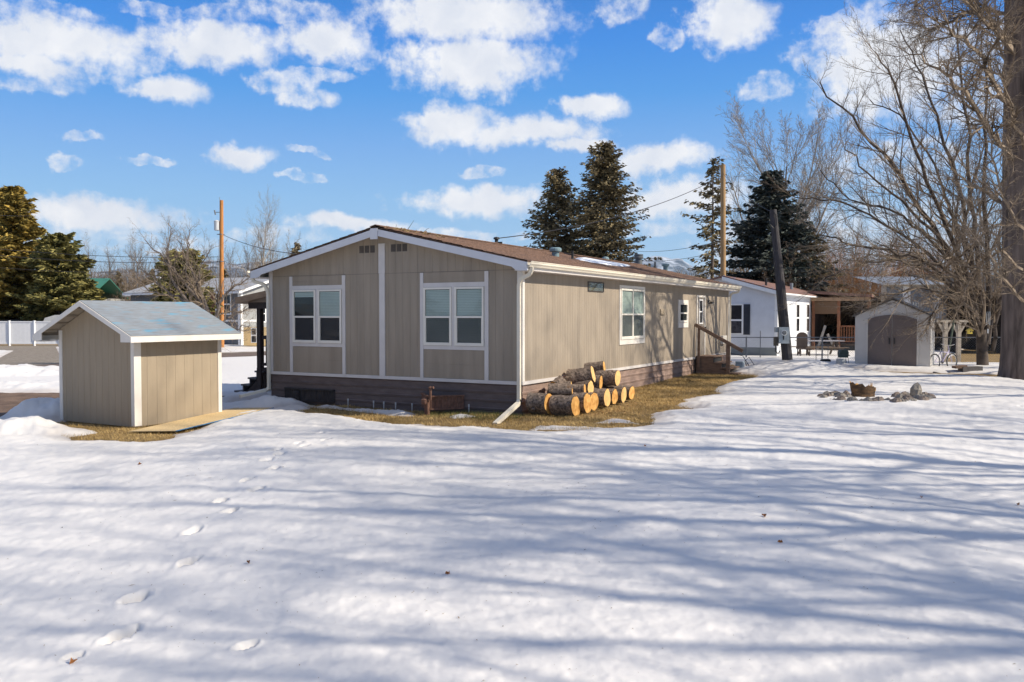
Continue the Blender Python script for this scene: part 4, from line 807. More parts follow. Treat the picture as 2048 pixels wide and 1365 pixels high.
def conifer(seed, H, Rm, name, loc, mat, label, group=None, dens=1., droop=.25, sparse=0., shape=1.0, leaf=.16, base=.04, trunk_m=None, cat='tree', gap=0., up=.0):
    rg = np.random.default_rng(seed); t = thing(name, loc, label, cat, group); segs = []
    segs = [(0, 0, -.3, 0, 0, H * .5, H * .014, H * .008), (0, 0, H * .5, 0, 0, H, H * .008, .01)]; V, Fc = tubes(segs, 8); npmesh('trunk', V, Fc, trunk_m or TREEB, t, smooth=True, local=True)
    br = []; LV = []; nb = int(H * 22 * dens)
    for i in range(nb):
        f = base + (1 - base) * (i + rg.random()) / nb
        if rg.random() < sparse: continue
        a = rg.random() * 6.283; rmax = Rm * ((1 - f) ** shape * .93 + .07) * (1 if f > base + .06 else .75); L = rmax * rg.uniform(.62, 1.12) * (1 - gap * (math.sin(a * 2 + f * 23) > .5)); z = H * f; ns = max(3, int(L / .35)); p = np.array([0, 0, z]); el_ = up + (.45 * (f - .25)) - droop * (1 - f)
        for k in range(ns):
            g = (k + 1) / ns; e = el_ + .35 * droop * (g * 2 - 1) * 1.4; q = p + np.array([math.cos(a) * math.cos(e), math.sin(a) * math.cos(e), math.sin(e)]) * L / ns
            br.append((*p, *q, .028 * (1 - g) + .008, .028 * (1 - g) + .006)); p0 = p; p = q
            if g > .22 or f > .8:
                m = max(2, int(9 * dens ** .3 * (L / ns) / .35 * (1.25 - .4 * g))); tt = rg.random(m); c = p0 + (q - p0) * tt[:, None]; sd_ = rg.choice([-1, 1], m); wd = (.30 * L * (1.15 - g) + .10) * rg.random(m)
                o = np.stack([-math.sin(a) * sd_ * wd + math.cos(a) * wd * .35, math.cos(a) * sd_ * wd + math.sin(a) * wd * .35, -wd * droop * .7 + rg.normal(0, .05, m)], 1); c = c + o
                dr = np.stack([math.cos(a) + -math.sin(a) * sd_ * .9, math.sin(a) + math.cos(a) * sd_ * .9, rg.normal(-.15 - droop * .6, .25, m)], 1) + rg.normal(0, .2, (m, 3)); dr /= np.linalg.norm(dr, axis=1, keepdims=True)
                LV.append(np.hstack([c, dr]))
    tip = np.stack([rg.normal(0, .05, 40), rg.normal(0, .05, 40), H - rg.random(40) * .9], 1); LV.append(np.hstack([tip, np.stack([rg.normal(0, .6, 40), rg.normal(0, .6, 40), np.full(40, .8)], 1)]))
    Q = np.vstack(LV); k = len(Q); c = Q[:, :3]; d = Q[:, 3:]; d /= np.linalg.norm(d, axis=1, keepdims=True); up_ = rg.normal(0, 1, (k, 3)); s = np.cross(d, up_); s /= np.linalg.norm(s, axis=1, keepdims=True); ll = leaf * rg.uniform(.6, 1.5, (k, 1)); w = ll * .30
    V = np.stack([c - d * ll * .5, c + s * w, c + d * ll, c - s * w], 1).reshape(-1, 3); Fl = np.arange(len(V)).reshape(-1, 4)
    s2 = np.cross(d, s); V2 = np.stack([c - d * ll * .5, c + s2 * w, c + d * ll * .9, c - s2 * w], 1).reshape(-1, 3); F2 = np.arange(len(V2)).reshape(-1, 4) + len(V)
    Vb, Fb = tubes(br, 3); npmesh('branches', Vb, Fb, TWIGD, t, local=True); npmesh('crown', np.vstack([V, V2]), np.vstack([Fl, F2]), mat, t, local=True)
    return t
def base_at(u, d, z=None):
    p = P(u, 631, d); p[2] = float(gz(p[0], p[1])) if z is None else z; return p
def Hto(u, v, d, b): return P(u, v, d)[2] - b[2]
# two tall spruces behind the house
b = base_at(1116, 52); conifer(11, Hto(1116, 340, 52, b), 4.1, 'spruce_tree', b, NEED, 'shorter left spruce of the two growing behind the taupe house roof', 'spruces behind the taupe house', dens=2.0, droop=.35, shape=.62, leaf=.125, gap=.35)
b = base_at(1208, 50); conifer(12, Hto(1208, 288, 50, b), 4.3, 'spruce_tree', b, NEED, 'tallest spruce, right of the two behind the taupe house roof', 'spruces behind the taupe house', dens=2.2, droop=.3, shape=.62, leaf=.125, gap=.3)
# thin sparse spruce and the blue spruce by the white house
b = base_at(1424, 47); conifer(13, Hto(1424, 318, 47, b), 2.6, 'sparse_spruce', b, NEED, 'thin sparse spruce with gaps between its branches, left of the tan utility pole', None, dens=.75, droop=.55, shape=.45, leaf=.14, gap=.5, sparse=.25)
b = base_at(1542, 52); conifer(14, Hto(1544, 345, 52, b), 5.3, 'blue_spruce', b, NEEDB, 'dense dark blue-green spruce behind the white house', None, dens=1.5, droop=.15, shape=.8, leaf=.2)
b = base_at(1600, 58); conifer(15, Hto(1600, 440, 58, b), 4.6, 'spruce_tree', b, NEED, 'brown tinged spruce just right of the dense blue spruce', None, dens=.9, droop=.4, shape=.7, leaf=.22, gap=.3)
# pines on the left
for u, v, d, rm, sd_, mt, lab, sh in ((28, 378, 78, 4.4, 21, NEEDP, 'tall golden-green pine at the left edge above the white fence', .5), (-40, 400, 84, 5.2, 22, NEEDP, 'golden pine partly cut by the left edge of the photo', .5), (118, 474, 76, 4.2, 23, NEEDG, 'shorter round-topped green pine beside the tall golden pine', .42),
                                  (170, 560, 86, 3., 24, NEEDG, 'low green conifer above the small shed ridge', .6)):
    b = base_at(u, d); conifer(sd_, Hto(u, v, d, b), rm, 'pine_tree', b, mt, lab, 'pines behind the white fence', dens=1.3, droop=-.05, shape=sh, leaf=.34, gap=.25, up=.15)
# far small conifers
FC = [(238, 545, 120, 2.2), (246, 590, 110, 2.4), (290, 560, 118, 2.4), (447, 540, 100, 2.2), (594, 488, 120, 2.4), (556, 590, 100, 2.5), (500, 575, 105, 2.4), (212, 585, 118, 2.6), (305, 540, 130, 3), (352, 545, 125, 2.8), (1340, 575, 110, 3)]
fc0 = None
for i, (u, v, d, rm) in enumerate(FC):
    b = base_at(u, d); H = Hto(u, v, d, b)
    if fc0 is None: fc0 = conifer(31, 9., 2.3, 'far_spruce', b, NEED, 'x', 'small dark spruces in the far tree line', dens=.45, droop=.3, shape=.8, leaf=.35); o = fc0
    else: o = copy_tree(fc0); o.location = tuple(b); o.rotation_euler.z = i * 1.3
    o.scale = (H / 9.,) * 3; o['label'] = 'small dark spruce far away among bare trees ' + ('beyond the small shed roof' if u < 340 else 'behind the apple tree' if u < 440 else 'right of the orange-brown pole' if u < 700 else 'left of the sparse spruce')
# round olive evergreen behind the apple tree
b = base_at(367, 60); conifer(35, Hto(367, 512, 60, b), 2.7, 'round_pine', b, NEEDG, 'round olive evergreen behind the bare apple tree and grey house', None, dens=1.4, droop=-.1, shape=.3, leaf=.3, up=.3)
# ---- bare trees
def place_bare(out, u, d, name, tm, wm, label, group=None):
    return make_tree(name, out, base_at(u, d), tm, wm, label, 'tree', group)
b = base_at(1560, 60)
place_bare(bare_tree(41, .74 * Hto(1550, 205, 60, b), dict(mr=.010, n=(9, 8, 6, 4, 3), curl=(.04, .06, .1, .14, .18), trop=(.01, .055, .05, .03, .0), kids=(2.3, 1.7, 1.8, 1.5), ang=(.62, .5, .6, .6), bare=(.14, .15, .1, .1)), r=.28, spread=1.5), 1548, 60, 'bare_tree', TREEB, TWIGP, 'large bare tree with pale branches rising behind the blue spruce')
# small gnarled apple tree in front of the grey house
out = [[] for _ in range(4)]; rg = random.Random(4); D = 40
pm4 = dict(n=(4, 5, 4, 3), curl=(.08, .2, .22, .25), trop=(.0, .10, .08, .02), bare=(0, .1, .1), kids=(0, 1.6, 1.4), ang=(.7, .8, .7), len=(.5, .5, .5))
for pl_ in ([(425, 692), (418, 650), (400, 600), (365, 560), (330, 520), (290, 480)], [(425, 692), (405, 640), (372, 600), (345, 560), (335, 510), (342, 455)], [(425, 690), (430, 640), (445, 600), (470, 570), (500, 555)], [(425, 690), (415, 620), (395, 570), (378, 530), (355, 480)],
            [(405, 640), (392, 590), (400, 540), (420, 500)], [(372, 600), (340, 590), (300, 585), (270, 560)], [(430, 650), (450, 640), (480, 625), (500, 615)], [(400, 610), (360, 610), (320, 570), (290, 545), (268, 520)], [(400, 600), (375, 560), (376, 500), (378, 462)], [(430, 640), (440, 670), (470, 660), (500, 650)]):
    poly_limb(out, [P(u, v, D) for u, v in pl_], .12 if pl_[0][1] > 680 else .06, .015, rg, pm4, lv=1, kids=1.6, L=1.7, start=.25)
out[0] = [s for s in out[0]]
make_tree('apple_tree', out, P(425, 692, D), TREEB, TWIG, 'gnarled bare apple tree with upright shoots between the small shed roof and grey house', 'tree', world=True)
# birches and woods of the left distance: three kinds copied
kinds = []
for i, (sd_, H, mt) in enumerate(((51, 12., TWIGP), (52, 11., TWIG), (53, 9., TWIG))):
    kinds.append((bare_tree(sd_, H, dict(n=(8, 6, 5, 3), curl=(.04, .1, .15, .2), trop=(.05, .13, .08, .02), bare=(.2, .1, .1), kids=(3.0, 2.6, 2.2), ang=(.55, .55, .6), len=(.5, .5, .5)), r=.14), H, mt))
protos = []
def where(u): return 'behind the pines' if u < 200 else 'beyond the small shed roof' if u < 340 else 'behind the apple tree' if u < 440 else 'between the orange-brown pole and the taupe gable' if u < 700 else 'behind the spruces by the white house'
spots = [(521, 432, 92, 0), (550, 470, 96, 0), (490, 505, 96, 1), (575, 500, 110, 1), (467, 520, 105, 2), (605, 520, 115, 1), (120, 520, 110, 1), (190, 505, 105, 1), (215, 520, 112, 2), (262, 515, 110, 1), (283, 500, 118, 1), (310, 530, 112, 2), (330, 520, 120, 1), (230, 540, 100, 2), (175, 540, 100, 1), (395, 520, 110, 1), (420, 530, 115, 2), (440, 535, 108, 2),
         (640, 540, 120, 1), (350, 535, 100, 2), (150, 530, 118, 1), (300, 545, 98, 2), (505, 540, 100, 2), (540, 530, 104, 2), (255, 550, 95, 2), (85, 470, 95, 1), (1355, 560, 100, 2), (1320, 570, 110, 2), (1500, 470, 90, 1), (1480, 420, 75, 1), (1295, 590, 130, 2), (1640, 440, 80, 1), (1700, 470, 85, 1), (1590, 480, 80, 2)]
for i, (u, v, d, k) in enumerate(spots):
    b = base_at(u, d); H = Hto(u, v, d, b); out, H0, mt = kinds[k]
    lab = 'white barked bare birch above the porch roof of the taupe house' if k == 0 and i == 0 else ['tall pale bare tree far away ', 'brown bare tree far away ', 'low brown bare tree far away '][k] + where(u)
    g = None if i == 0 else 'bare trees of the far tree line'
    if len(protos) <= k or protos[k] is None:
        while len(protos) <= k: protos.append(None)
        o = make_tree('bare_tree', out, b, TREEB if k else TWIGP, mt, lab, 'tree', g); protos[k] = o
    else: o = copy_tree(protos[k]); o.location = tuple(b); o.rotation_euler.z = i * 2.1; tag(o, lab, 'tree', 'bare trees of the far tree line')
    o.scale = (H / H0,) * 3
# far woods: one mass of fine stems
rg = random.Random(77); sg = []
for i in range(2600):
    u = rg.choice([rg.uniform(60, 720), rg.uniform(60, 720), rg.uniform(1280, 1480), rg.uniform(1480, 2300)]); d = rg.uniform(125, 165); x = P(u, 631, d); h = rg.uniform(4, 9.5); z0 = -.9
    tx, ty = rg.gauss(0, .4), rg.gauss(0, .4); sg.append((x[0], x[1], z0, x[0] + tx, x[1] + ty, z0 + h, .07, .02))
    for k in range(6): f = rg.uniform(.3, .95); a = rg.uniform(0, 6.28); l = rg.uniform(.6, 2.0); p = (x[0] + tx * f, x[1] + ty * f, z0 + h * f); sg.append((*p, p[0] + math.cos(a) * l * .6, p[1] + math.sin(a) * l * .6, p[2] + l * .9, .035, .015))
V, Fc = tubes(sg, 3); npmesh('far_woods', V, Fc, TWIG, kind='stuff')
# orange-brown willow mass right
def shrubby(seed, u, d, v, wid, mat, label, n=240, group=None, name='willow_bush', fan=.9, r=.022):
    rg = random.Random(seed); b = base_at(u, d); H = Hto(u, v, d, b); out = [[] for _ in range(4)]; pm = dict(n=(5, 6, 4, 3), curl=(.06, .1, .15, .2), trop=(.05, .08, .03, .0), bare=(.2, .1, .1), kids=(1.6, 1.6, 1.3), ang=(.4, .45, .5), len=(.5, .45, .5))
    for i in range(n):
        a = rg.uniform(0, 6.28); f = rg.uniform(0, 1) ** .6; st_ = (math.cos(a) * wid * .18 * f, math.sin(a) * wid * .18 * f, -.1); d_ = nrmz((math.cos(a) * fan * f, math.sin(a) * fan * f, 1.)); grow(out, st_, d_, H * rg.uniform(.6, 1.05) * (1 - .15 * f), r * rg.uniform(.7, 1.6), 0, rg, pm)
    big = [s for lv in out[:1] for s in lv]; t = thing(name, b, label, 'bush', group); V, Fc = tubes(big, 4); npmesh('stems', V, Fc, mat, t, local=True); V, Fc = tubes(sum(out[1:], []), 3); npmesh('crown', V, Fc, mat, t, local=True); return t
shrubby(61, 1690, 62, 478, 13, TWIGO, 'wide orange twigged willow thicket behind the white house porch', n=190, fan=1., r=.03)
shrubby(62, 1800, 60, 470, 12, TWIGO, 'orange-brown willow thicket behind the corrugated panels', n=150, fan=1., r=.03)
shrubby(63, 1960, 60, 420, 12, TWIG, 'brown bare thicket beyond the dark barn at the right', n=60, fan=.7)
shrubby(64, 1620, 50, 520, 8, TWIG, 'low brown bare bush between the blue spruce and the orange willow', n=50, fan=1.2)
# the big multi-stemmed tree right of the resin shed, limbs fanning out to the left
D = 31; rg = random.Random(8); out = [[] for _ in range(4)]
pmw = dict(n=(5, 6, 5, 3), curl=(.04, .06, .09, .14), trop=(.0, .06, .04, .01), bare=(.1, .1, .05), kids=(1, 1.5, 1.5), ang=(.5, .5, .55), len=(.5, .5, .5))
LM = [([(1965, 728, 0), (1958, 660, 0), (1935, 570, 0), (1885, 490, -1), (1800, 350, -2), (1720, 260, -3), (1640, 165, -4)], .24, 1.6, 2.6),
      ([(1958, 660, 0), (1930, 540, 0), (1880, 420, -1), (1830, 300, -2), (1790, 170, -3), (1755, 110, -3)], .16, 1.6, 2.8), ([(1965, 690, 0), (1945, 540, 1), (1925, 400, 1), (1880, 260, 2), (1845, 150, 2), (1800, 60, 3)], .17, 1.6, 3.),
      ([(1968, 690, 0), (1955, 500, 1), (1940, 380, 2), (1935, 240, 2), (1915, 90, 3), (1905, 0, 3)], .17, 1.6, 3.), ([(1970, 700, 0), (1975, 520, 0), (1968, 370, -1), (1972, 220, -1), (1965, 60, -2)], .17, 1.6, 3.),
      ([(1960, 650, 0), (1910, 575, -1), (1850, 525, -2), (1780, 500, -3), (1700, 490, -4), (1640, 470, -5)], .13, 2.2, 2.6), ([(1958, 640, 0), (1895, 540, 1), (1820, 480, 1), (1740, 430, 2), (1660, 400, 2), (1590, 395, 3)], .12, 2.2, 2.6),
      ([(1955, 630, 0), (1900, 590, -2), (1840, 575, -3), (1770, 590, -4), (1715, 615, -5)], .10, 2.4, 2.2), ([(1975, 690, 0), (2010, 540, 1), (2040, 400, 2), (2070, 250, 2)], .15, 1.6, 2.6),
      ([(1940, 580, 0), (1880, 530, -2), (1800, 520, -3), (1720, 530, -4), (1650, 555, -5)], .09, 2.4, 2.4), ([(1900, 500, -1), (1820, 420, -2), (1750, 360, -3), (1690, 300, -4)], .09, 1.8, 2.2), ([(1930, 560, 0), (1860, 480, 1), (1780, 420, 1), (1700, 400, 2), (1640, 340, 2)], .10, 2., 2.2),
      ([(1985, 700, 0), (2000, 600, -1), (2020, 520, -2), (2050, 450, -3)], .12, 2., 2.2), ([(1945, 540, 1), (1900, 420, 1), (1870, 330, 2), (1800, 230, 2), (1740, 200, 3)], .10, 1.8, 2.4),
      ([(1925, 560, 0), (1890, 580, -2), (1870, 620, -3), (1855, 650, -3)], .05, 2.2, 1.4), ([(1960, 520, -1), (1930, 580, -3), (1915, 620, -4)], .05, 2.2, 1.6)]
for pts, r0, kd, L in LM: poly_limb(out, [P(u, v, D + dd) for u, v, dd in pts], r0 * .62, .018, rg, pmw, lv=1, kids=kd * .85, L=L * 1.15, start=.12)
out[0].append((*(P(1967, 745, D) - np.array([0, 0, .3])), *P(1962, 660, D), .22, .17))
make_tree('bare_maple', out, P(1965, 728, D), M('dark_limb_bark', (.05, .04, .033), .9, .3, 3, .5, 12, col2=(.11, .085, .07)), TWIG, 'big bare tree whose long limbs fan out to the left over the resin shed', 'tree', world=True)
# near trunk at the right edge
D = 24.6; rg = random.Random(9); out = [[] for _ in range(4)]; tp = []
for v in (775, 757, 735, 700, 600, 450, 300, 120, -60, -260): tp.append(P(2046, v, D))
rad = [.72, .66, .60, .56, .54, .52, .50, .48, .46, .42]
for i in range(len(tp) - 1): out[0].append((*tp[i], *tp[i + 1], rad[i], rad[i + 1]))
pmx = dict(n=(5, 6, 5, 3), curl=(.06, .12, .18, .2), trop=(.0, .03, -.02, -.03), bare=(.1, .1, .05), kids=(1, 1.7, 1.5), ang=(.5, .6, .6), len=(.5, .5, .5))
o2_ = [[] for _ in range(4)]
for pts, r0, kd, L in (([(2040, 340, 0), (1985, 270, -1), (1930, 180, -2), (1880, 140, -3), (1820, 110, -3)], .09, 2.4, 1.8), ([(2040, 230, 0), (1990, 170, -1), (1950, 100, -2), (1900, 60, -3), (1850, 30, -3)], .09, 2.4, 1.8), ([(2040, 420, 0), (1990, 400, 1), (1930, 360, 2), (1870, 300, 2)], .07, 2.4, 1.6),
                       ([(2040, 120, 0), (1990, 60, -1), (1940, 10, -2), (1880, -20, -3)], .09, 2.6, 1.9), ([(2045, 540, -1), (2000, 500, -2), (1960, 430, -2), (1930, 400, -2)], .04, 2.4, 1.3), ([(2045, 40, 0), (1980, 20, 1), (1920, 30, 1), (1860, 60, 2), (1800, 40, 2)], .07, 2.6, 1.8),
                       ([(2050, 480, -1), (2020, 420, -2), (1990, 330, -2), (1975, 240, -2)], .05, 2.4, 1.5), ([(2050, 300, -1), (2015, 200, -2), (2000, 100, -2), (1990, 0, -2)], .06, 2.4, 1.6), ([(2060, 620, -1), (2010, 560, -2), (1975, 500, -3), (1955, 480, -3)], .04, 2.4, 1.2),
                       ([(2050, -60, 0), (1960, -60, -1), (1880, -30, -2), (1830, 5, -2)], .08, 2.6, 2.)): poly_limb(o2_, [P(u, v, D + dd) for u, v, dd in pts], r0, .02, rg, pmx, lv=1, kids=kd, L=L, start=.08)
tb = P(2046, 760, D); tt_ = thing('big_tree', tb, 'massive tree trunk with rough grey-brown bark cut off by the right edge of the photo', 'tree')
V, Fc = tubes(out[0], 28); V = V + (np.sin(np.arctan2(V[:, 1] - tb[1], V[:, 0] - tb[0]) * 9 + V[:, 2] * .7) * .018)[:, None] * np.stack([np.cos(np.arctan2(V[:, 1] - tb[1], V[:, 0] - tb[0])), np.sin(np.arctan2(V[:, 1] - tb[1], V[:, 0] - tb[0])), 0 * V[:, 0]], 1)
npmesh('trunk', V, Fc, M('big_trunk_bark', (.10, .075, .062), .95, .4, 3, 1., 6, col2=(.20, .155, .13), stretch=(2.2, 2.2, .3)), tt_, smooth=True)
V, Fc = tubes(sum(o2_, []), 3); npmesh('crown', V, Fc, TWIG, tt_)
# trees standing right of the picture: they throw the branch shadows over the snow
shadow_sets = [bare_tree(71, 15, dict(kids=(2.0, 1.6, 1.4, 1.2)), r=.22, spread=1.1), bare_tree(72, 13, dict(kids=(1.9, 1.5, 1.4, 1.2)), r=.19, spread=1.2)]
sp = []
for i, (x, y, k, s, rz) in enumerate(((22, -2, 1, 1.45, 0), (24, -6.5, 0, 1.4, 2), (21, 3, 0, 1.3, 1.2), (27, 2, 1, 1.7, 4), (24, 9, 0, 1.4, 2.6), (31, -4, 0, 1.75, 5.2), (28, -11, 1, 1.5, .6), (15, 19, 0, 1., 2.2), (22, -11, 0, 1.05, 5))):
    if k >= len(sp): o = make_tree('bare_tree', shadow_sets[k], (x, y, float(gz(x, y))), TREEB, TWIG, 'bare tree standing in the yard beyond the right edge of the photo', 'tree', 'bare trees right of the yard'); sp.append(o)
    else: o = copy_tree(sp[k]); o.location = (x, y, float(gz(x, y)))
    o.scale = (s,) * 3; o.rotation_euler.z = rz
# conifers behind the photographer, mirrored in the front windows
for i, (x, y, s) in enumerate(((-10, -42, 1.6), (-16, -38, 1.9), (-4, -48, 1.7), (-24, -44, 2.), (-9, -55, 2.2), (3, -50, 1.8), (-17, -60, 2.3), (-30, -36, 1.9))):
    o = copy_tree(fc0); o.location = (x, y, -1); o.scale = (s * 1.1, s * 1.1, s); tag(o, 'dark spruce standing behind the photographer', 'tree', 'dark spruces behind the photographer')
# mountains
def ridge(name, u0, u1, d, prof, mat, seed):
    V = []; nu = 90; nv = 12
    for j in range(nv + 1):
        for i in range(nu + 1):
            u = u0 + (u1 - u0) * i / nu; t = j / nv; dd = d * (1 + .35 * t) ; top = np.interp(u, [a for a, b in prof], [b for a, b in prof]); p = P(u, 631, dd); hz = P(u, top, d * 1.35)[2]
            h = hz * t ** .8; x, y = p[0] / d * 12, p[1] / d * 12; h = h * (1 + .35 * float(fbm(np.array(x * 3.), np.array(y * 3.), seed, 5)) * (1 - .7 * t)) + hz * .09 * float(fbm(np.array(x * 9.), np.array(y * 9.), seed + 3, 4)); V.append((p[0], p[1], h if j else -5))
    Fc = [(j * (nu + 1) + i, j * (nu + 1) + i + 1, (j + 1) * (nu + 1) + i + 1, (j + 1) * (nu + 1) + i) for j in range(nv) for i in range(nu)]
    # far slope so that the ridge has a back
    n0 = len(V)
    for i in range(nu + 1): u = u0 + (u1 - u0) * i / nu; p = P(u, 631, d * 1.8); V.append((p[0], p[1], -5))
    Fc += [(nv * (nu + 1) + i, nv * (nu + 1) + i + 1, n0 + i + 1, n0 + i) for i in range(nu)]
    npmesh(name, V, Fc, mat, smooth=True, kind='structure')
def mtn(name, a, b_, lo_, hi_):  # slope and snow colours carry painted-in haze blue
    m = bpy.data.materials.new(name); m.use_nodes = True; t = m.node_tree; b = t.nodes['Principled BSDF']; b.inputs['Roughness'].default_value = 1; b.inputs['Specular IOR Level'].default_value = 0
    g = N(t, 'ShaderNodeNewGeometry'); s = N(t, 'ShaderNodeSeparateXYZ'); t.links.new(g.outputs['Position'], s.inputs[0]); nz = N(t, 'ShaderNodeTexNoise', i_Scale=.004, i_Detail=8., i_Roughness=.65); t.links.new(g.outputs['Position'], nz.inputs['Vector'])
    f = mth(t, 'ADD', mth(t, 'MULTIPLY_ADD', s.outputs[2], 1 / (hi_ - lo_), -lo_ / (hi_ - lo_)), mth(t, 'MULTIPLY_ADD', nz.outputs['Fac'], 5., -2.6), clamp=True)
    mx_ = N(t, 'ShaderNodeMix', data_type='RGBA'); t.links.new(f, mx_.inputs[0]); mx_.inputs[6].default_value = (*a, 1); mx_.inputs[7].default_value = (*b_, 1); t.links.new(mx_.outputs[2], b.inputs['Base Color']); return m
ridge('mountain', 1150, 1560, 9000, [(1150, 560), (1250, 530), (1285, 520), (1320, 511), (1350, 517), (1390, 532), (1450, 545), (1560, 560)], mtn('hazed_snowy_mountain', (.06, .09, .13), (.40, .45, .52), 420, 900), 5)
ridge('mountain', 150, 760, 9000, [(150, 548), (200, 545), (245, 538), (300, 545), (345, 535), (420, 520), (460, 528), (560, 520), (650, 530), (760, 545)], mtn('hazed_blue_mountain', (.06, .09, .13), (.36, .41, .48), 420, 900), 9)

# ================================================================== utility poles and wires
def lean_pole(name, u0, v0, d, u1, v1, r0, r1, mat, label, z0=None):
    b = base_at(u0, d, z0); t = thing(name, b, label, 'utility pole'); top = P(u1, v1, d)
    MB().tube([b - np.array([0, 0, .3]), b + (top - b) * .5, top], [r0, (r0 + r1) / 2, r1], 14).build('post', mat, t, smooth=False); return t, b, top
t, b, top = lean_pole('utility_pole', 443, 700, 62, 443, 401, .17, .13, WOODO, 'orange-brown wooden utility pole with a grey transformer, left of the taupe house')
D = 62
def pp_(u, v, d=None): return P(u, v, d or D)
m = MB(); c = pp_(434, 461); m.lathe([(.16, 0), (.20, .03), (.20, .60), (.21, .62), (.21, .68), (.12, .74), (0, .76)], c - np.array([0, 0, .02]), 16); m.build('transformer', M('transformer_grey', (.55, .57, .58), .5, .05), t)
m = MB(); m.tube([pp_(443, 425), pp_(430, 425)], .025, 6); m.tube([pp_(429, 421), pp_(431, 430)], .05, 8); m.tube([pp_(434, 443), pp_(434, 449)], .05, 6); m.tube([pp_(440, 402), pp_(439, 395)], .02, 5); m.build('insulator', GALVD, t)
m = MB(); c = np.array(b); m.tube([pp_(440, 480) + FW * -.2, pp_(439, 560) + FW * -.2, pp_(440, 700) + FW * -.2], .022, 5); m.build('ground_wire', GALV, t)
m = MB(); m.box((b[0] - .19, b[1] - .19, pp_(443, 470)[2]), (b[0] + .19, b[1] + .19, pp_(443, 470)[2] + .05)).box((b[0] - .19, b[1] - .19, pp_(443, 524)[2]), (b[0] + .19, b[1] + .19, pp_(443, 524)[2] + .05)); m.build('bracket', GALVD, t)
def wire(p0, p1, sag, r=.012, name='overhead_wire', label='', n=24, group='overhead wires'):
    pts = [p0 + (p1 - p0) * s - np.array([0, 0, sag * 4 * s * (1 - s)]) for s in np.linspace(0, 1, n)]; MB().tube(pts, r, 4, False).build(name, BLK, None, label=label, cat='wire', group=group)
wire(pp_(441, 514), P(-120, 486, 54), .35, .018, label='upper overhead wire running left from the orange-brown utility pole past the pines')
wire(pp_(441, 524), P(-120, 500, 54), .35, .018, label='lower overhead wire running left from the orange-brown utility pole past the pines')
wire(pp_(441, 534), P(-120, 524, 50), .5, .012, label='thin third wire low on the orange-brown pole running left')
wire(P(-60, 424, 54), P(60, 432, 60), .1, .014, label='short wire crossing the top of the tall golden pine')
wire(pp_(446, 470), P(640, 512, 40), .3, .018, label='overhead wire running right from the orange-brown pole behind the house roof')
wire(pp_(446, 523), P(760, 560, 50), .5, .012, label='thin wire low on the orange-brown pole running right behind the roof')
t, b, top = lean_pole('utility_pole', 1447, 690, 41, 1446, 330, .145, .115, WOODT, 'tall bare tan wooden pole behind the far end of the taupe house')
PT = top
wire(PT + np.array([0, 0, -.5]), WIRE_ROOF, .45, .013, label='long wire sagging from the tan pole down to the mast on the house roof', n=40)
wire(PT + np.array([0, 0, -.4]), P(1545, 425, 31), .2, .012, label='wire between the tan pole and the leaning grey pole')
wire(P(1275, 503, 60), PT + np.array([0, 0, -3.6]), .2, .012, label='upper of two thin wires between the spruces and the tan pole')
wire(P(1275, 522, 60), PT + np.array([0, 0, -4.1]), .2, .012, label='lower of two thin wires between the spruces and the tan pole')
wire(P(1560, 400, 33), P(1700, 500, 45), .3, .012, label='wire running right from the leaning grey pole into the bare branches')
D = 30.5
t, b, top = lean_pole('utility_pole', 1578, 729, D, 1546, 420, .19, .12, WOODG, 'leaning dark grey pole carrying an electric meter box', z0=float(P(1578, 728, D)[2]))
e = lambda u, v, dd=0.: P(u, v, D + dd)
m = MB(); a0, a1 = e(1557, 655, -.30), e(1577, 687, -.30); m.obox((a0 + a1) / 2, RT, FW, (0, 0, 1), (.185, .09, .29)); bx_ = m.build('meter_box', GALV, t); m = MB(); m.lathe([(.09, 0), (.10, .03), (.10, .06)], e(1567.5, 666, -.39), 16, -FW); m.build('meter_rim', M('meter_rim', (.7, .72, .74), .3, .05), bx_)
MB().lathe([(.078, .061), (.07, .11), (.0, .12)], e(1567.5, 666, -.39), 16, -FW).build('meter_glass', M('meter_glass_grey', (.16, .17, .18), .1, .5, 30), bx_); m = MB(); m.obox(e(1567, 676, -.40), RT, FW, (0, 0, 1), (.02, .015, .07)); m.build('latch', BLK, bx_)
m = MB(); m.obox(e(1552, 683, -.2), RT, FW, (0, 0, 1), (.07, .07, .16)); m.build('junction_box', M('brown_box', (.08, .07, .055), .6), t); m = MB(); m.obox(e(1553, 660, -.2), RT, FW, (0, 0, 1), (.06, .05, .09)); m.build('weatherhead_box', GALV, t)
m = MB(); m.tube([e(1545, 422, -.1), e(1552, 430, -.2), e(1553, 450, -.2), e(1548, 458, -.2), e(1541, 450, -.15), e(1538, 440, -.1)], .02, 5); m.tube([e(1546, 500, -.2), e(1555, 600, -.24), e(1559, 655, -.24)], .025, 5); m.tube([e(1551, 690, -.2), e(1551, 703, -.2), e(1556, 708, -.2), e(1560, 702, -.2)], .02, 5); m.build('cable', BLK, t)
T0 = T  # (snow hump at this pole is part of the snow sheet)

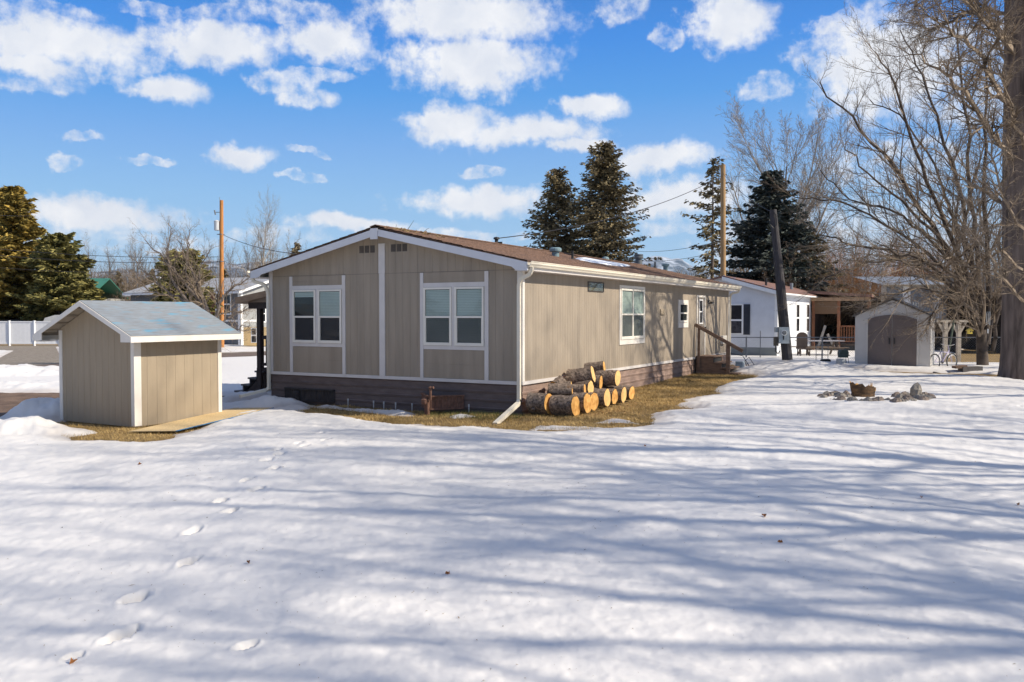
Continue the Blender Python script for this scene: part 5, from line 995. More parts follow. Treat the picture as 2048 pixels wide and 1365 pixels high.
# ================================================================== white neighbouring house
nb = thing('white_house', (-1., 27, -.5), 'white sided house with brown roof and dark shutters beyond the chain link fence', 'house')
x1, y0, y1 = .6, 22.6, 31.1; zw = 2.44; xr = -1.75; g0 = -.75; kk = .28
rw = random.Random(3)
m = MB(); n = 26
pr = []
for k in range(n): z = .1 + k * (zw + 1.3) / n; pr.append((z, 0)); pr.append((z + (zw + 1.3) / n - .012, .016))
def lap(m, a, b, no, z0, z1f, h=.12):
    a = np.array(a, float); b = np.array(b, float); no = np.array(no, float); z = z0; 
    while z < max(z1f(0), z1f(.5), z1f(1)):
        s0, s1 = 0., 1.
        if z1f(0) < z + h or z1f(1) < z + h:
            ss = [s for s in np.linspace(0, 1, 60) if z1f(s) > z + h * .5]
            if not ss: break
            s0, s1 = min(ss), max(ss)
        p, q = a + (b - a) * s0, a + (b - a) * s1; U = np.array([0, 0, 1.]); m.add([p + no * .014 + U * z, q + no * .014 + U * z, q + U * (z + h), p + U * (z + h), p + U * z, q + U * z], [(0, 1, 2, 3), (4, 5, 1, 0)]); z += h
m = MB(); lap(m, (2 * xr - x1, y0, 0), (x1, y0, 0), (0, -1, 0), .05, lambda s: zw + .16 + (x1 - xr - abs((2 * xr - x1) + s * 2 * (x1 - xr) - xr)) * kk); m.build('wall', WSID, nb)
m = MB(); lap(m, (x1, y0, 0), (x1, y1 + 5, 0), (1, 0, 0), .05, lambda s: zw, .2); m.box((2 * xr - x1, y0 + .02, -.7), (x1 - .02, y1 + 5, zw)); m.build('wall', WSID, nb)
m = MB(); m.box((x1, y0 - .02, .05), (x1 + .03, y0 + .1, zw)).box((x1 - .1, y0 - .035, .05), (x1 + .03, y0 - .015, zw)); m.build('corner_trim', WHITE, nb)
m = MB(); skirt_y = y0 - .02; m.box((2 * xr - x1, skirt_y, g0), (x1 - .0, skirt_y + .03, .05)); m.build('skirting', M('grey_panel_skirting', (.19, .21, .215), .7, .15, 3, stretch=(1, 1, 6)), nb)
MB().box((x1 - .01, y0, g0), (x1 + .01, y1, .05)).build('skirting', WSID, nb)
m = MB(); e_ = x1 + .35; zz_ = lambda x: zw + .12 + (x1 - xr - abs(x - xr)) * kk
for sg in (1, -1):
    X = lambda q: xr + sg * q; L_ = e_ - xr; m.prism([(X(0), y0 - .35, zz_(X(0)) + .05), (X(L_), y0 - .35, zz_(X(L_)) + .05), (X(L_), y0 - .35, zz_(X(L_))), (X(0), y0 - .35, zz_(X(0)))], (0, y1 + 5.6 - y0, 0))
m.build('roof', M('brown_metal_roof', (.17, .085, .065), .75, .3, 3, .2, 12, col2=(.26, .15, .115)), nb)
MB().prism([(xr, y0 - .36, zz_(xr) - .0), (e_, y0 - .36, zz_(e_) - .0), (e_, y0 - .36, zz_(e_) - .17), (xr, y0 - .36, zz_(xr) - .17)], (0, .02, 0)).build('rake_board', WHITE, nb)
MB().box((x1, y0 - .3, zw - .04), (e_, y1, zw + .02)).build('soffit', WHITE, nb)
def on_plane_y(u, v, y): d = ray(u, v); return C0 + d * ((y - CY) / d[1])
def on_plane_x(u, v, x): d = ray(u, v); return C0 + d * ((x - CX) / d[0])
a = on_plane_y(1440, 608, y0); c = on_plane_y(1487, 669, y0); m = MB(); m.box((a[0], y0 - .05, c[2]), (c[0], y0 - .015, a[2])); wn = m.build('window', WHITE, nb)
b2 = on_plane_y(1484, 611, y0); b3 = on_plane_y(1484, 639, y0); b4 = on_plane_y(1484, 642.5, y0); b5 = on_plane_y(1484, 667, y0)
MB().box((a[0] + .1, y0 - .056, b3[2]), (b2[0], y0 - .052, b2[2])).build('pane', M('night_glass', (.02, .022, .028), .12, .3), wn); MB().box((a[0] + .1, y0 - .056, b5[2]), (b2[0], y0 - .052, b4[2])).build('pane', M('curtain_glass', (.05, .05, .06), .15, .5, 8), wn)
s0 = on_plane_y(1487.5, 609, y0); s1 = on_plane_y(1500, 670, y0); m = MB(); m.box((s0[0], y0 - .05, s1[2]), (s1[0], y0 - .018, s0[2]))
for k in range(24): zq = s1[2] + .05 + k * (s0[2] - s1[2] - .1) / 24; m.box((s0[0] + .03, y0 - .06, zq), (s1[0] - .03, y0 - .05, zq + .03))
m.build('shutter', M('navy_shutter', (.03, .035, .05), .6), nb)
for u0, u1 in ((1592.5, 1597), (1613, 1616.5)):
    a = on_plane_x(u0, 610, x1); c = on_plane_x(u1, 662, x1); m = MB(); m.box((x1 + .0, a[1] - .12, c[2] - .06), (x1 + .03, c[1] + .12, a[2] + .06)); w_ = m.build('window', WHITE, nb); zm = (a[2] + c[2]) / 2
    MB().box((x1 + .031, a[1], c[2]), (x1 + .036, c[1], zm - .04)).box((x1 + .031, a[1], zm + .04), (x1 + .036, c[1], a[2])).build('pane', M('night_glass', (0, 0, 0)), w_)
m = MB(); p = on_plane_x(1520, 577, -.3); m.tube([(-.3, 24.5, 2.8), (-.3, 24.5, 3.2)], .05, 8); m.build('vent_pipe', BLK, nb)
m = MB(); m.tube([(-.2, 30, 2.8), (-.2, 30, 3.15)], .08, 8); m.build('vent_pipe', GALV, nb)
# its covered porch
pc = thing('covered_porch', (2, 33, -.5), 'open covered porch with reddish wooden posts and railing beside the white house', 'porch')
REDW = M('reddish_wood', (.20, .085, .045), .8, .25, 4, .2); DKW = M('dark_brown_wood', (.07, .05, .04), .85, .3, 4)  # reddish posts and railing, dark brown deck and walls
m = MB(); m.prism([(.5, 30.6, 2.62), (3.6, 30.6, 2.40), (3.6, 30.6, 2.52), (.5, 30.6, 2.76)], (0, 7, 0)); m.build('roof', M('brown_metal_roof', (0, 0, 0)), pc)
m = MB(); m.box((.63, 30.8, 2.22), (3.5, 30.95, 2.40)); m.build('beam', M('tan_beam', (.33, .22, .14), .8, .3, 4), pc)  # beam in a lighter tan brown wood
MB().box((.65, 31.1, -.1), (3.5, 37, .0)).build('deck', DKW, pc); MB().box((.62, 36.9, -.6), (3.6, 37, 2.4)).box((.62, 31.1, 0), (.66, 37, 2.4)).build('wall', DKW, pc)
MB().box((.66, 31.15, -.6), (3.45, 31.2, -.1)).build('dark_skirt', BLK, pc)
for x in (.75, 2.0, 3.45): MB().box((x - .07, 30.85, -.7), (x + .07, 31.0, 2.22)).build('post', REDW, pc)
m = MB(); m.box((2.0, 30.9, .88), (3.45, 30.98, .95)).box((2.0, 30.9, .10), (3.45, 30.98, .16))
for k in range(11): m.box((2.12 + k * .125, 30.91, .16), (2.165 + k * .125, 30.96, .88))
m.build('railing', REDW, pc)
MB().box((.8, 30.86, 1.55), (1.95, 30.9, 2.2)).build('bamboo_shade', M('bamboo_shade', (.14, .085, .05), .85, .3, 20, stretch=(1, 1, 14)), pc)
m = MB(); m.bar((1.0, 30.7, -.3), (1.35, 30.9, .95), .05, .12).bar((1.9, 30.7, -.3), (1.45, 30.95, .5), .05, .12); m.build('leaning_board', M('grey_board', (.3, .28, .26), .8, .2), None, label='pair of grey boards leaning in the white house porch opening', cat='boards')
# ================================================================== chain link fence
fA = P(1450, 640, 36.5); fB = P(2300, 640, 30.0); fd = fB - fA; fL = math.hypot(fd[0], fd[1]); fx = np.array([fd[0] / fL, fd[1] / fL, 0])
fn = thing('chain_link_fence', (fA[0], fA[1], -.5), 'low grey chain link fence crossing behind the resin shed and the leaning pole', 'fence')
ftop = .50
def fz(s): p = fA + fx * s; return float(gz(p[0], p[1]))
zt = lambda s: 1.4724 - 44. / 1707 * ((fA + fx * s - C0) @ FW)
m = MB(); m.tube([np.array([*(fA + fx * s)[:2], zt(s)]) for s in np.linspace(0, fL, 8)], .022, 6); m.build('top_rail', GALVD, fn)
def post_s(u):
    d = ray(u, 640); A_ = np.array([[d[0], -fx[0]], [d[1], -fx[1]]]); r_ = np.linalg.solve(A_, [fA[0] - CX, fA[1] - CY]); return r_[1]
for u in (1493, 1645, 1800, 1972, 2120): s = post_s(u); q = fA + fx * s; MB().tube([(q[0], q[1], fz(s) - .3), (q[0], q[1], zt(s) + .03)], .03, 8).build('post', GALVD, fn)
s = post_s(1521); q = fA + fx * s; MB().tube([(q[0], q[1], fz(s) - .2), (q[0], q[1], zt(s) + .28)], .018, 6).build('thin_post', GALVD, fn)
sg = []; st_ = .085; z0_ = -.42
for k in range(int(fL / st_) + 14):
    for sgn in (1, -1):
        H_ = zt(0) - z0_; s0 = k * st_; s1 = s0 + sgn * H_
        a_, b_2 = s0, s1
        if max(a_, b_2) > fL or min(a_, b_2) < 0: continue
        p0 = fA + fx * a_; p1 = fA + fx * b_2; sg.append((p0[0], p0[1], z0_, p1[0], p1[1], zt(b_2) - .02, .0022, .0022))
V, Fc = tubes(sg, 3); npmesh('wire_mesh', V, Fc, GALVD, fn)

# ================================================================== resin shed
X0, X1, Y0 = 4.47, 6.93, 17.2; Y1 = 19.9; zb0 = float(P(1787, 738, 30.3)[2]); ze = zb0 + 1.87; zp = zb0 + 2.45; xm = (X0 + X1) / 2
RES = M('resin_beige', (.60, .57, .53), .55, .05, 3); RESD = M('resin_brown', (.15, .12, .11), .55, .06, 3); RESF = M('shed_base_wood', (.16, .085, .05), .85, .3, 4)
rsd = thing('resin_shed', (xm, (Y0 + Y1) / 2, zb0 - .1), 'beige resin shed with brown arched double doors and a round gable vent', 'shed')
m = MB(); h = 0.11; z = zb0
def gab(z): return ze if z < ze else z
while z < zp:
    z2 = min(z + h, zp)
    hw = lambda q: (X1 - X0) / 2 * (1 if q <= ze else max(0, (zp - q) / (zp - ze)))
    m.add([(xm - hw(z), Y0 - .012, z), (xm + hw(z), Y0 - .012, z), (xm + hw(z2), Y0, z2), (xm - hw(z2), Y0, z2)], [(0, 1, 2, 3)]); z = z2
m.add([(X0, Y0, zb0), (X0, Y1, zb0), (X0, Y1, ze), (X0, Y0, ze)], [(0, 1, 2, 3)]); m.add([(X0, Y1, zb0), (X1, Y1, zb0), (X1, Y1, ze), (xm, Y1, zp), (X0, Y1, ze)], [(0, 1, 2, 3, 4)])
z = zb0
while z < ze: z2 = min(z + h, ze); m.add([(X1 + .012, Y0, z), (X1 + .012, Y1, z), (X1, Y1, z2), (X1, Y0, z2)], [(0, 1, 2, 3)]); z = z2
m.build('wall', RES, rsd)
m = MB()
for sg_ in (-1, 1): m.prism([(xm, Y0 - .08, zp + .03), (xm + sg_ * (X1 - xm + .08), Y0 - .08, ze - .02), (xm + sg_ * (X1 - xm + .08), Y0 - .08, ze + .03), (xm, Y0 - .08, zp + .08)], (0, Y1 - Y0 + .16, 0))
m.build('roof', M('resin_roof', (.09, .085, .08), .7), rsd)
for sg_ in (-1, 1): MB().box((xm + sg_ * .80, Y0 - .045, zb0), (xm + sg_ * .86, Y0 - .015, zb0 + 1.78)).build('door_jamb', RES, rsd)
for sg_ in (-1, 1):
    pts = [(xm + sg_ * .012, zb0 + .02)] + [(xm + sg_ * .79, zb0 + .02)] + [(xm + sg_ * q, zb0 + 1.76 + .16 * (1 - (q / .79) ** 2)) for q in np.linspace(.79, .012, 8)]
    dd = MB().prism([(x, Y0 - .015, z) for x, z in pts], (0, -.03, 0)).build('door', RESD, rsd)
    pts = [(xm + sg_ * .12, zb0 + .30)] + [(xm + sg_ * .70, zb0 + .30)] + [(xm + sg_ * q, zb0 + 1.64 + .16 * (1 - (q / .79) ** 2)) for q in np.linspace(.70, .12, 6)]
    MB().prism([(x, Y0 - .046, z) for x, z in pts], (0, -.012, 0)).build('door_panel', RESD, dd)
    m = MB(); m.box((xm + sg_ * .08 - .018, Y0 - .10, zb0 + .88), (xm + sg_ * .08 + .018, Y0 - .085, zb0 + 1.1)).box((xm + sg_ * .08 - .015, Y0 - .09, zb0 + .88), (xm + sg_ * .08 + .015, Y0 - .05, zb0 + .91)).box((xm + sg_ * .08 - .015, Y0 - .09, zb0 + 1.07), (xm + sg_ * .08 + .015, Y0 - .05, zb0 + 1.1)); m.build('handle', BLK, dd)
m = MB(); m.lathe([(.155, 0), (.155, .03), (.13, .032)], (xm, Y0 - .012, zb0 + 2.10), 20, (0, -1, 0)); vt_ = m.build('gable_vent', RES, rsd); MB().lathe([(.128, 0), (.128, .012)], (xm, Y0 - .03, zb0 + 2.10), 18, (0, -1, 0)).build('vent_screen', RESD, vt_)
m = MB(); m.box((X0 - .02, Y0 - .03, zb0 - .22), (X1 + .03, Y1, zb0 - .005)); m.build('base_frame', RESF, rsd)
# ================================================================== yard clutter
def at(u, v): return G(u, v)
# picnic table
c = base_at(1640, 38.5); pt = thing('picnic_table', c, 'weathered dark wooden picnic table behind the chain link fence', 'picnic table', rz=YAW + .1)
PW = M('picnic_wood', (.12, .085, .06), .85, .35, 4); PT_ = M('faded_table_top', (.30, .29, .32), .7, .2, 3)
m = MB(); 
for k in range(5): m.box((-1.0, -.36 + k * .147, .71), (1.0, -.36 + k * .147 + .135, .75))
m.build('table_top', PT_, pt, local=True)
for s in (-1, 1):
    m = MB()
    for k in range(2): m.box((-1.0, s * .66 - .14 + k * .145, .42), (1.0, s * .66 - .14 + k * .145 + .135, .46))
    m.build('bench', PW, pt, local=True)
    for q in (-1, 1): MB().bar((s * .75, q * .12, .71), (s * .75, q * .62, -.05), .05, .10).build('leg', PW, pt, local=True)
    MB().box((s * .75 - .025, -.75, .34), (s * .75 + .025, .75, .42)).build('crossbar', PW, pt, local=True)
# round-backed dark chair at the far left of the table
c = base_at(1608, 37.6); ch = thing('garden_chair', c, 'dark high-backed garden chair standing left of the picnic table', 'chair', rz=YAW)
MB().box((-.24, -.24, .38), (.24, .24, .43)).build('seat', DECKD, ch, local=True); m = MB(); m.prism([(-.24, .2, .4)] + [(.24 * math.cos(a), .2, .95 + .18 * math.sin(a)) for a in np.linspace(math.pi, 0, 8)] + [(.24, .2, .4)], (0, .04, 0)); m.build('backrest', DECKD, ch, local=True)
for sx in (-1, 1):
    for sy in (-1, 1): MB().box((sx * .2 - .02, sy * .2 - .02, -.1), (sx * .2 + .02, sy * .2 + .02, .38)).build('leg', DECKD, ch, local=True)
# grill with a green lid
c = base_at(1687, 31.2); gr_ = thing('barbecue_grill', c, 'small grill with a dark green lid on thin black legs left of the resin shed', 'grill', rz=YAW); gr_.scale = (.6, .6, .85)
GRN = M('dark_green_enamel', (.035, .06, .055), .45, .1)
m = MB(); m.prism([(-.23, -.2, .42), (.23, -.2, .42), (.27, -.2, .55), (-.27, -.2, .55)], (0, .4, 0)); m.build('firebox', GRN, gr_, local=True); m = MB(); m.prism([(-.27, -.2, .555), (.27, -.2, .555), (.27, -.2, .66), (.2, -.2, .76), (-.2, -.2, .76), (-.27, -.2, .66)], (0, .4, 0)); m.build('lid', GRN, gr_, local=True)
MB().box((.27, -.14, .50), (.36, .14, .54)).build('side_shelf', GRN, gr_, local=True)
for sx in (-1, 1):
    for sy in (-1, 1): MB().tube([(sx * .24, sy * .17, .44), (sx * .32, sy * .2, -.1)], .014, 6).build('leg', BLK, gr_, local=True)
c = base_at(1683, 30.6); m = MB(); m.lathe([(.13, 0), (.15, .02), (.16, .28), (.155, .30), (.145, .30), (.12, .02)], (0, 0, .05), 14); m.tube([(-.15, 0, .33), (-.17, 0, .05), (-.12, 0, -.0), (.12, 0, -.0), (.17, 0, .05), (.15, 0, .33)], .012, 5); o = m.build('wire_bucket', M('pale_bucket', (.38, .40, .42), .5, .1), None, local=True, label='pale bucket in a wire stand below the green lidded grill', cat='bucket'); o.location = tuple(c)
c = base_at(1646, 31.6); hf = thing('folding_stand', c, 'thin metal folding stand with a black box hanging at its foot, left of the grill', 'stand', rz=YAW)
for sx in (-.24, .20): MB().tube([(sx, 0, .78), (sx, 0, .05), (sx + .03, 0, 0)], .012, 6).build('upright', GALVD, hf, local=True)
MB().tube([(-.24, 0, .78), (.2, 0, .78)], .012, 6).tube([(-.24, 0, .42), (.2, 0, .42)], .01, 6).tube([(-.22, 0, .01), (.2, 0, .01)], .012, 6).build('crossbar', GALVD, hf, local=True)
MB().box((-.04, -.14, .0), (.27, .14, .27), .03).build('black_box', BLK, hf, local=True)
# clothes-line posts, bird house, wind chime
LWD = M('pale_grey_wood', (.42, .37, .31), .8, .25, 5, .2, 40)  # pale grey timber of posts, arms and beams
for u, lab in ((1891, 'pale Y-braced wooden post behind the bicycle'), (1918, 'pale Y-braced wooden post with an arm carrying the bird house')):
    c = base_at(u, 34.); zt_ = float(P(u, 645, 34.)[2]); t = thing('braced_post', c, lab, 'post', 'braced wooden posts', rz=YAW); hh = zt_ - c[2]
    MB().box((-.07, -.07, -.3), (.07, .07, hh)).build('post', LWD, t, local=True)
    for s in (-1, 1): MB().bar((s * .05, 0, hh - .42), (s * .28, 0, hh + .02), .08, .07).build('brace', LWD, t, local=True)
    MB().box((-.36, -.06, hh), (.55 if u > 1900 else .40, .06, hh + .09)).build('arm', LWD, t, local=True)
bt = P(1939, 657, 34.); t = thing('bird_house', P(1939, 668, 34.), 'small yellow bird house hanging from the pale wooden arm', 'bird house', rz=YAW)
YEL = M('yellow_paint', (.62, .48, .08), .6, .15, 8); m = MB(); m.prism([(-.085, -.07, 0), (.085, -.07, 0), (.07, -.07, .12), (.0, -.07, .19), (-.07, -.07, .12)], (0, .14, 0)); m.build('box', YEL, t, local=True); m = MB(); m.bar((0, 0, .21), (.11, 0, .12), .18, .015).bar((0, 0, .21), (-.11, 0, .12), .18, .015); m.build('roof', YEL, t, local=True); MB().lathe([(.025, 0), (.025, .005)], (0, -.074, .08), 10, (0, -1, 0)).build('entrance', BLK, t, local=True); MB().tube([(0, 0, .2), (0, 0, .52)], .004, 4).build('cord', BLK, t, local=True)
wc = thing('wind_chime', P(1976, 652, 27.), 'silver wind chime hanging from a branch left of the massive trunk', 'wind chime', rz=YAW)
MB().lathe([(.06, .42), (.06, .44)], (0, 0, 0), 12).build('disc', GALV, wc, local=True)
for k in range(6): a = k * 1.047; MB().tube([(.055 * math.cos(a), .055 * math.sin(a), .40), (.055 * math.cos(a), .055 * math.sin(a), .02 + .03 * (k % 3))], .008, 6).build('chime_tube', M('bright_metal', (.6, .6, .6), .3, .05, metal=.7), wc, local=True)
MB().tube([(0, 0, .42), (0, 0, 1.5)], .003, 4).tube([(0, 0, .42), (0, 0, -.12)], .003, 4).build('cord', BLK, wc, local=True); MB().box((-.02, -.005, -.24), (.02, .005, -.10)).build('wind_sail', M('bright_metal', (0, 0, 0)), wc, local=True)
# bicycle
c = base_at(1888, 30.2); c[2] = float(P(1888, 741, 30.2)[2]); bk = thing('bicycle', c, 'small pale lilac bicycle leaning by the right side of the resin shed', 'bicycle', rz=YAW + .5)
LIL = M('lilac_paint', (.42, .38, .52), .4, .1); RBR = M('tyre_rubber', (.03, .03, .03), .8)
for s, nm in ((-1, 0), (1, 1)):
    cw = np.array([s * .48, 0, .30]); ringp = [cw + np.array([math.cos(a) * .28, 0, math.sin(a) * .28]) for a in np.linspace(0, 2 * math.pi, 25)]
    ty = MB().tube(ringp, .024, 6, False).build('wheel', RBR, bk, local=True); MB().tube([cw + (p - cw) * .9 for p in ringp], .01, 5, False).build('rim', M('bright_metal', (0, 0, 0)), ty, local=True)
    m = MB()
    for k in range(14): a = k * .449; m.tube([cw, cw + np.array([math.cos(a) * .25, 0, math.sin(a) * .25])], .002, 3)
    m.build('spokes', M('bright_metal', (0, 0, 0)), ty, local=True)
bb_ = (-.05, 0, .30); sp_ = (-.16, 0, .66); hp = (.30, 0, .70)
MB().tube([bb_, sp_], .02, 6).tube([bb_, hp], .022, 6).tube([sp_, (.28, 0, .62)], .018, 6).tube([bb_, (-.48, 0, .30)], .014, 6).tube([sp_, (-.48, 0, .30)], .012, 6).build('frame', LIL, bk, local=True)
MB().tube([(.48, 0, .30), (.32, 0, .66), (.27, 0, .86)], .016, 6).build('fork', LIL, bk, local=True); MB().tube([(.22, -.26, .92), (.27, -.12, .88), (.27, .12, .88), (.22, .26, .92)], .014, 6).build('handlebar', M('bright_metal', (0, 0, 0)), bk, local=True); MB().prism([(-.30, -.07, .74), (-.04, -.02, .75), (-.04, .02, .75), (-.30, .07, .74)], (0, 0, .05)).build('saddle', BLK, bk, local=True)
MB().tube([sp_, (-.17, 0, .74)], .012, 5).build('seat_post', M('bright_metal', (0, 0, 0)), bk, local=True); MB().lathe([(.07, -.01), (.07, .01)], bb_, 12, (0, 1, 0)).build('crank', BLK, bk, local=True)
# leaning long pole / tools, boards and blocks right of the shed
m = MB(); m.tube([P(1898, 700, 33), P(1908, 640, 33.3)], .04, 8); m.build('green_pole', M('dark_green_pole', (.05, .07, .05), .7), None, label='dark green pole leaning against the pale braced posts', cat='pole')
GB = M('weathered_grey_board', (.13, .12, .115), .85, .3, 5, .3)
for i, (u0, v0, u1, v1, w, h, lab) in enumerate(((1895, 747, 1925, 749, .3, .12, 'flat dark plank bundle on the snow right of the bicycle'), (1921, 743, 1960, 742, .35, .30, 'long grey timber block lying right of the bicycle'), (1908, 735, 1930, 733, .3, .08, 'brown board on top of the dark planks'), (1868, 748, 1884, 752, .2, .14, 'pale broken slab at the corner of the resin shed base'), (1965, 748, 1985, 750, .2, .05, 'thin dark stick bundle left of the massive trunk'))):
    a, c_ = P(u0, v0, 28.2), P(u1, v1, 28.2); m = MB(); m.bar(a, c_, w, h); m.build('timber', [GB, GB, DECK, STONEG, GB][i], None, label=lab, cat='timber')
# ================================================================== corrugated panels and dark barn on the right
cp = thing('corrugated_lean_to', P(1845, 690, 46), 'lean-to clad in tall grey and white corrugated panels behind the resin shed', 'outbuilding')
PA = M('grey_corrugated', (.17, .19, .22), .5, .35, 8); PB = M('white_corrugated', (.62, .62, .62), .5, .2, 8); D = 44.
us = [1770, 1790, 1806, 1821, 1837, 1852, 1868, 1884, 1897, 1908]
for i, (u0, u1) in enumerate(zip(us[:-1], us[1:])):
    a, b3_ = P(u0, 572, D), P(u1 - .8, 637, D); w_ = (b3_ - a) @ RT; n = 6; V = []
    for k in range(n + 1): q = a + RT * w_ * k / n + FW * (.03 if k % 2 else 0); V += [(q[0], q[1], b3_[2]), (q[0], q[1], a[2])]
    m = MB(); m.add(V, [(2 * k, 2 * k + 2, 2 * k + 3, 2 * k + 1) for k in range(n)]); m.build('panel', PB if i in (2, 6) else PA, cp)
m = MB(); a, b3_ = P(1765, 640, D - .1), P(1912, 640, D - .1); m.bar(a, b3_, .1, .14); m.bar(P(1765, 571, D - .1), P(1912, 571, D - .1), .15, .12); m.build('beam', LWD, cp)
m = MB(); q0, q1 = P(1765, 570, D - .3), P(1912, 570, D - .3); m.add([q0, q1, q1 + FW * 4 + np.array([0, 0, .6]), q0 + FW * 4 + np.array([0, 0, .6])], [(0, 1, 2, 3)]); m.build('roof', PA, cp)
for u in (1768, 1910): a = P(u, 571, D); m = MB(); m.box((a[0] - .12, a[1] - .12, -.6), (a[0] + .12, a[1] + .12, a[2])); m.build('post', LWD, cp)
bn = thing('dark_barn', P(1965, 700, 44), 'dark open fronted barn behind the fence at the right, under the bare limbs', 'barn')
D = 43.; q = [P(1913, 690, D), P(2180, 690, D)]; zt_ = P(1913, 578, D)[2]
BW = M('barn_shade_wood', (.018, .014, .012), .9, .35, 4, stretch=(5, 5, .6))  # near black: the interior shade is put into the wood colour
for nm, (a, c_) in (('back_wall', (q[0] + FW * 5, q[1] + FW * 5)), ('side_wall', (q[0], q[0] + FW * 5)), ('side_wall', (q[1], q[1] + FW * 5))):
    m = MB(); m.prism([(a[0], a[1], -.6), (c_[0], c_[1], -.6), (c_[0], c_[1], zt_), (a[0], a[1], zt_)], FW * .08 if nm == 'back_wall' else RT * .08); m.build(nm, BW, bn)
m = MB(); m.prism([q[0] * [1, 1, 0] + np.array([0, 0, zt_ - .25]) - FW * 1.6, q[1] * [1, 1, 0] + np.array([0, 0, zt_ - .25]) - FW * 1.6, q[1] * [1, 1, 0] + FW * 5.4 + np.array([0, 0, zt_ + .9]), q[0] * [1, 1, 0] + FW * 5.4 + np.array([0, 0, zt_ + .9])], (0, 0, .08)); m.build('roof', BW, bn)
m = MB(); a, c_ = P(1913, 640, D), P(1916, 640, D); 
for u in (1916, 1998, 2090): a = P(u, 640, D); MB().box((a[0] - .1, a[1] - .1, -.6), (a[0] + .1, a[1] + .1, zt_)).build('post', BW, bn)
# white trailer body glimpsed between shed and posts
c = base_at(1868, 46); wt = thing('white_trailer', c, 'white trailer with a dark window glimpsed between the resin shed and the braced posts', 'trailer', rz=YAW); wt.scale = (.6, .6, .8)
MB().box((-1.6, -1, .25), (1.4, 1, 1.35), .06).build('body', WHITE, wt, local=True); MB().box((-.35, -1.01, .85), (.25, -1.0, 1.15)).build('window', M('night_glass', (0, 0, 0)), wt, local=True)
for s in (-.8, .6): MB().lathe([(.28, -.1), (.3, 0), (.28, .1)], (s, -.95, .22), 14, (0, 1, 0)).build('wheel', RBR, wt, local=True)
# ================================================================== fire pit
fcx = G(1750, 806)
rs_ = random.Random(12); STL = 'rounded stone in the low ring around the fire pit'
spots = []
for k in range(46):
    a = rs_.uniform(0, 6.283); rx = rs_.uniform(.85, 1.1); u = 1752 + 104 * math.cos(a) * rx; v = 804 + 9.5 * math.sin(a) * rx + (3 if u > 1790 else 0); spots.append((u, v, rs_.uniform(.07, .15)))
spots += [(rs_.uniform(1655, 1700), rs_.uniform(799, 806), rs_.uniform(.08, .15)) for _ in range(10)] + [(rs_.uniform(1785, 1855), rs_.uniform(800, 814), rs_.uniform(.08, .16)) for _ in range(18)]
pool = [rock(1, .85, .7, rs_, 9, 1.) for _ in range(6)]; meshes = []
for i, (u, v, r_) in enumerate(spots):
    g = G(u, v); 
    if i < 6: o = pool[i].build('stone', STONE if i % 2 else STONEG, None, local=True); meshes.append(o)
    else: o = meshes[i % 6].copy(); COL.objects.link(o)
    o.location = (g[0], g[1], g[2] + .06 + r_ * .45); o.scale = (r_, r_ * rs_.uniform(.8, 1.2), r_ * rs_.uniform(.8, 1.1)); o.rotation_euler = (0, 0, rs_.uniform(0, 6.28)); tag(o, ('dark' if i % 2 == 0 else 'grey') + (' rounded stone at the left end of the fire pit' if u < 1705 else ' rounded stone in front of or behind the stump' if u < 1780 else ' rounded stone at the right end of the fire pit'), 'stone', 'stones ringing the fire pit')
g = G(1832, 806); o = rock(.15, .12, .21, random.Random(3), 8, 1.).build('stone', STONEG, None, local=True); o.location = (g[0], g[1], g[2] + .24); o.rotation_euler = (.1, .12, .5); tag(o, 'large pointed grey stone standing upright at the right of the fire pit', 'stone')
g = G(1725, 803); sk = thing('tree_stump', g, 'burnt hollow tree stump with a jagged orange top standing in the fire pit', 'stump', rz=YAW); sk.scale = (.78, .78, .72)
n = 26; V = []; rz_ = random.Random(6)
for i, (z, rr_) in enumerate(((-.1, .36), (.08, .34), (.22, .33), (.34, .36), (.46, .37))):
    for k in range(n): a = 2 * math.pi * k / n; lean_ = .12 * math.cos(a); zz = z + (0 if i < 4 else .07 * rz_.uniform(-1, 1) - .10 * math.cos(a)); V.append((math.cos(a) * rr_ * (1 + .06 * math.sin(3 * a + i)), math.sin(a) * rr_ * .8, zz + .05))
m = MB(); m.add(V, [(i * n + k, i * n + (k + 1) % n, (i + 1) * n + (k + 1) % n, (i + 1) * n + k) for i in range(4) for k in range(n)]); m.build('bark', M('burnt_wood', (.04, .025, .015), .85, .5, 5, .6, 25, col2=(.16, .09, .04), stretch=(1, 1, 2)), sk, local=True)
top_ = V[-n:]; m = MB(); inner = [(x * .72, y * .72, z - .12 - .05 * rz_.random()) for x, y, z in top_]; m.add(top_ + inner + [(0, 0, .25)], [(k, (k + 1) % n, n + (k + 1) % n, n + k) for k in range(n)] + [(n + k, n + (k + 1) % n, 2 * n) for k in range(n)]); m.build('splintered_top', M('splintered_orange_wood', (.45, .22, .05), .8, .5, 12, .5, 40, col2=(.75, .45, .15)), sk, local=True)
m = MB(); 
for k in range(12): a = rz_.uniform(-1.2, 1.2); m.tube([(math.cos(a) * .26, math.sin(a) * .2, .40), (math.cos(a) * .27, math.sin(a) * .2, .50 + .12 * rz_.random())], [.02, .003], 4)
m.build('splinter', M('splintered_orange_wood', (0, 0, 0)), sk, local=True)
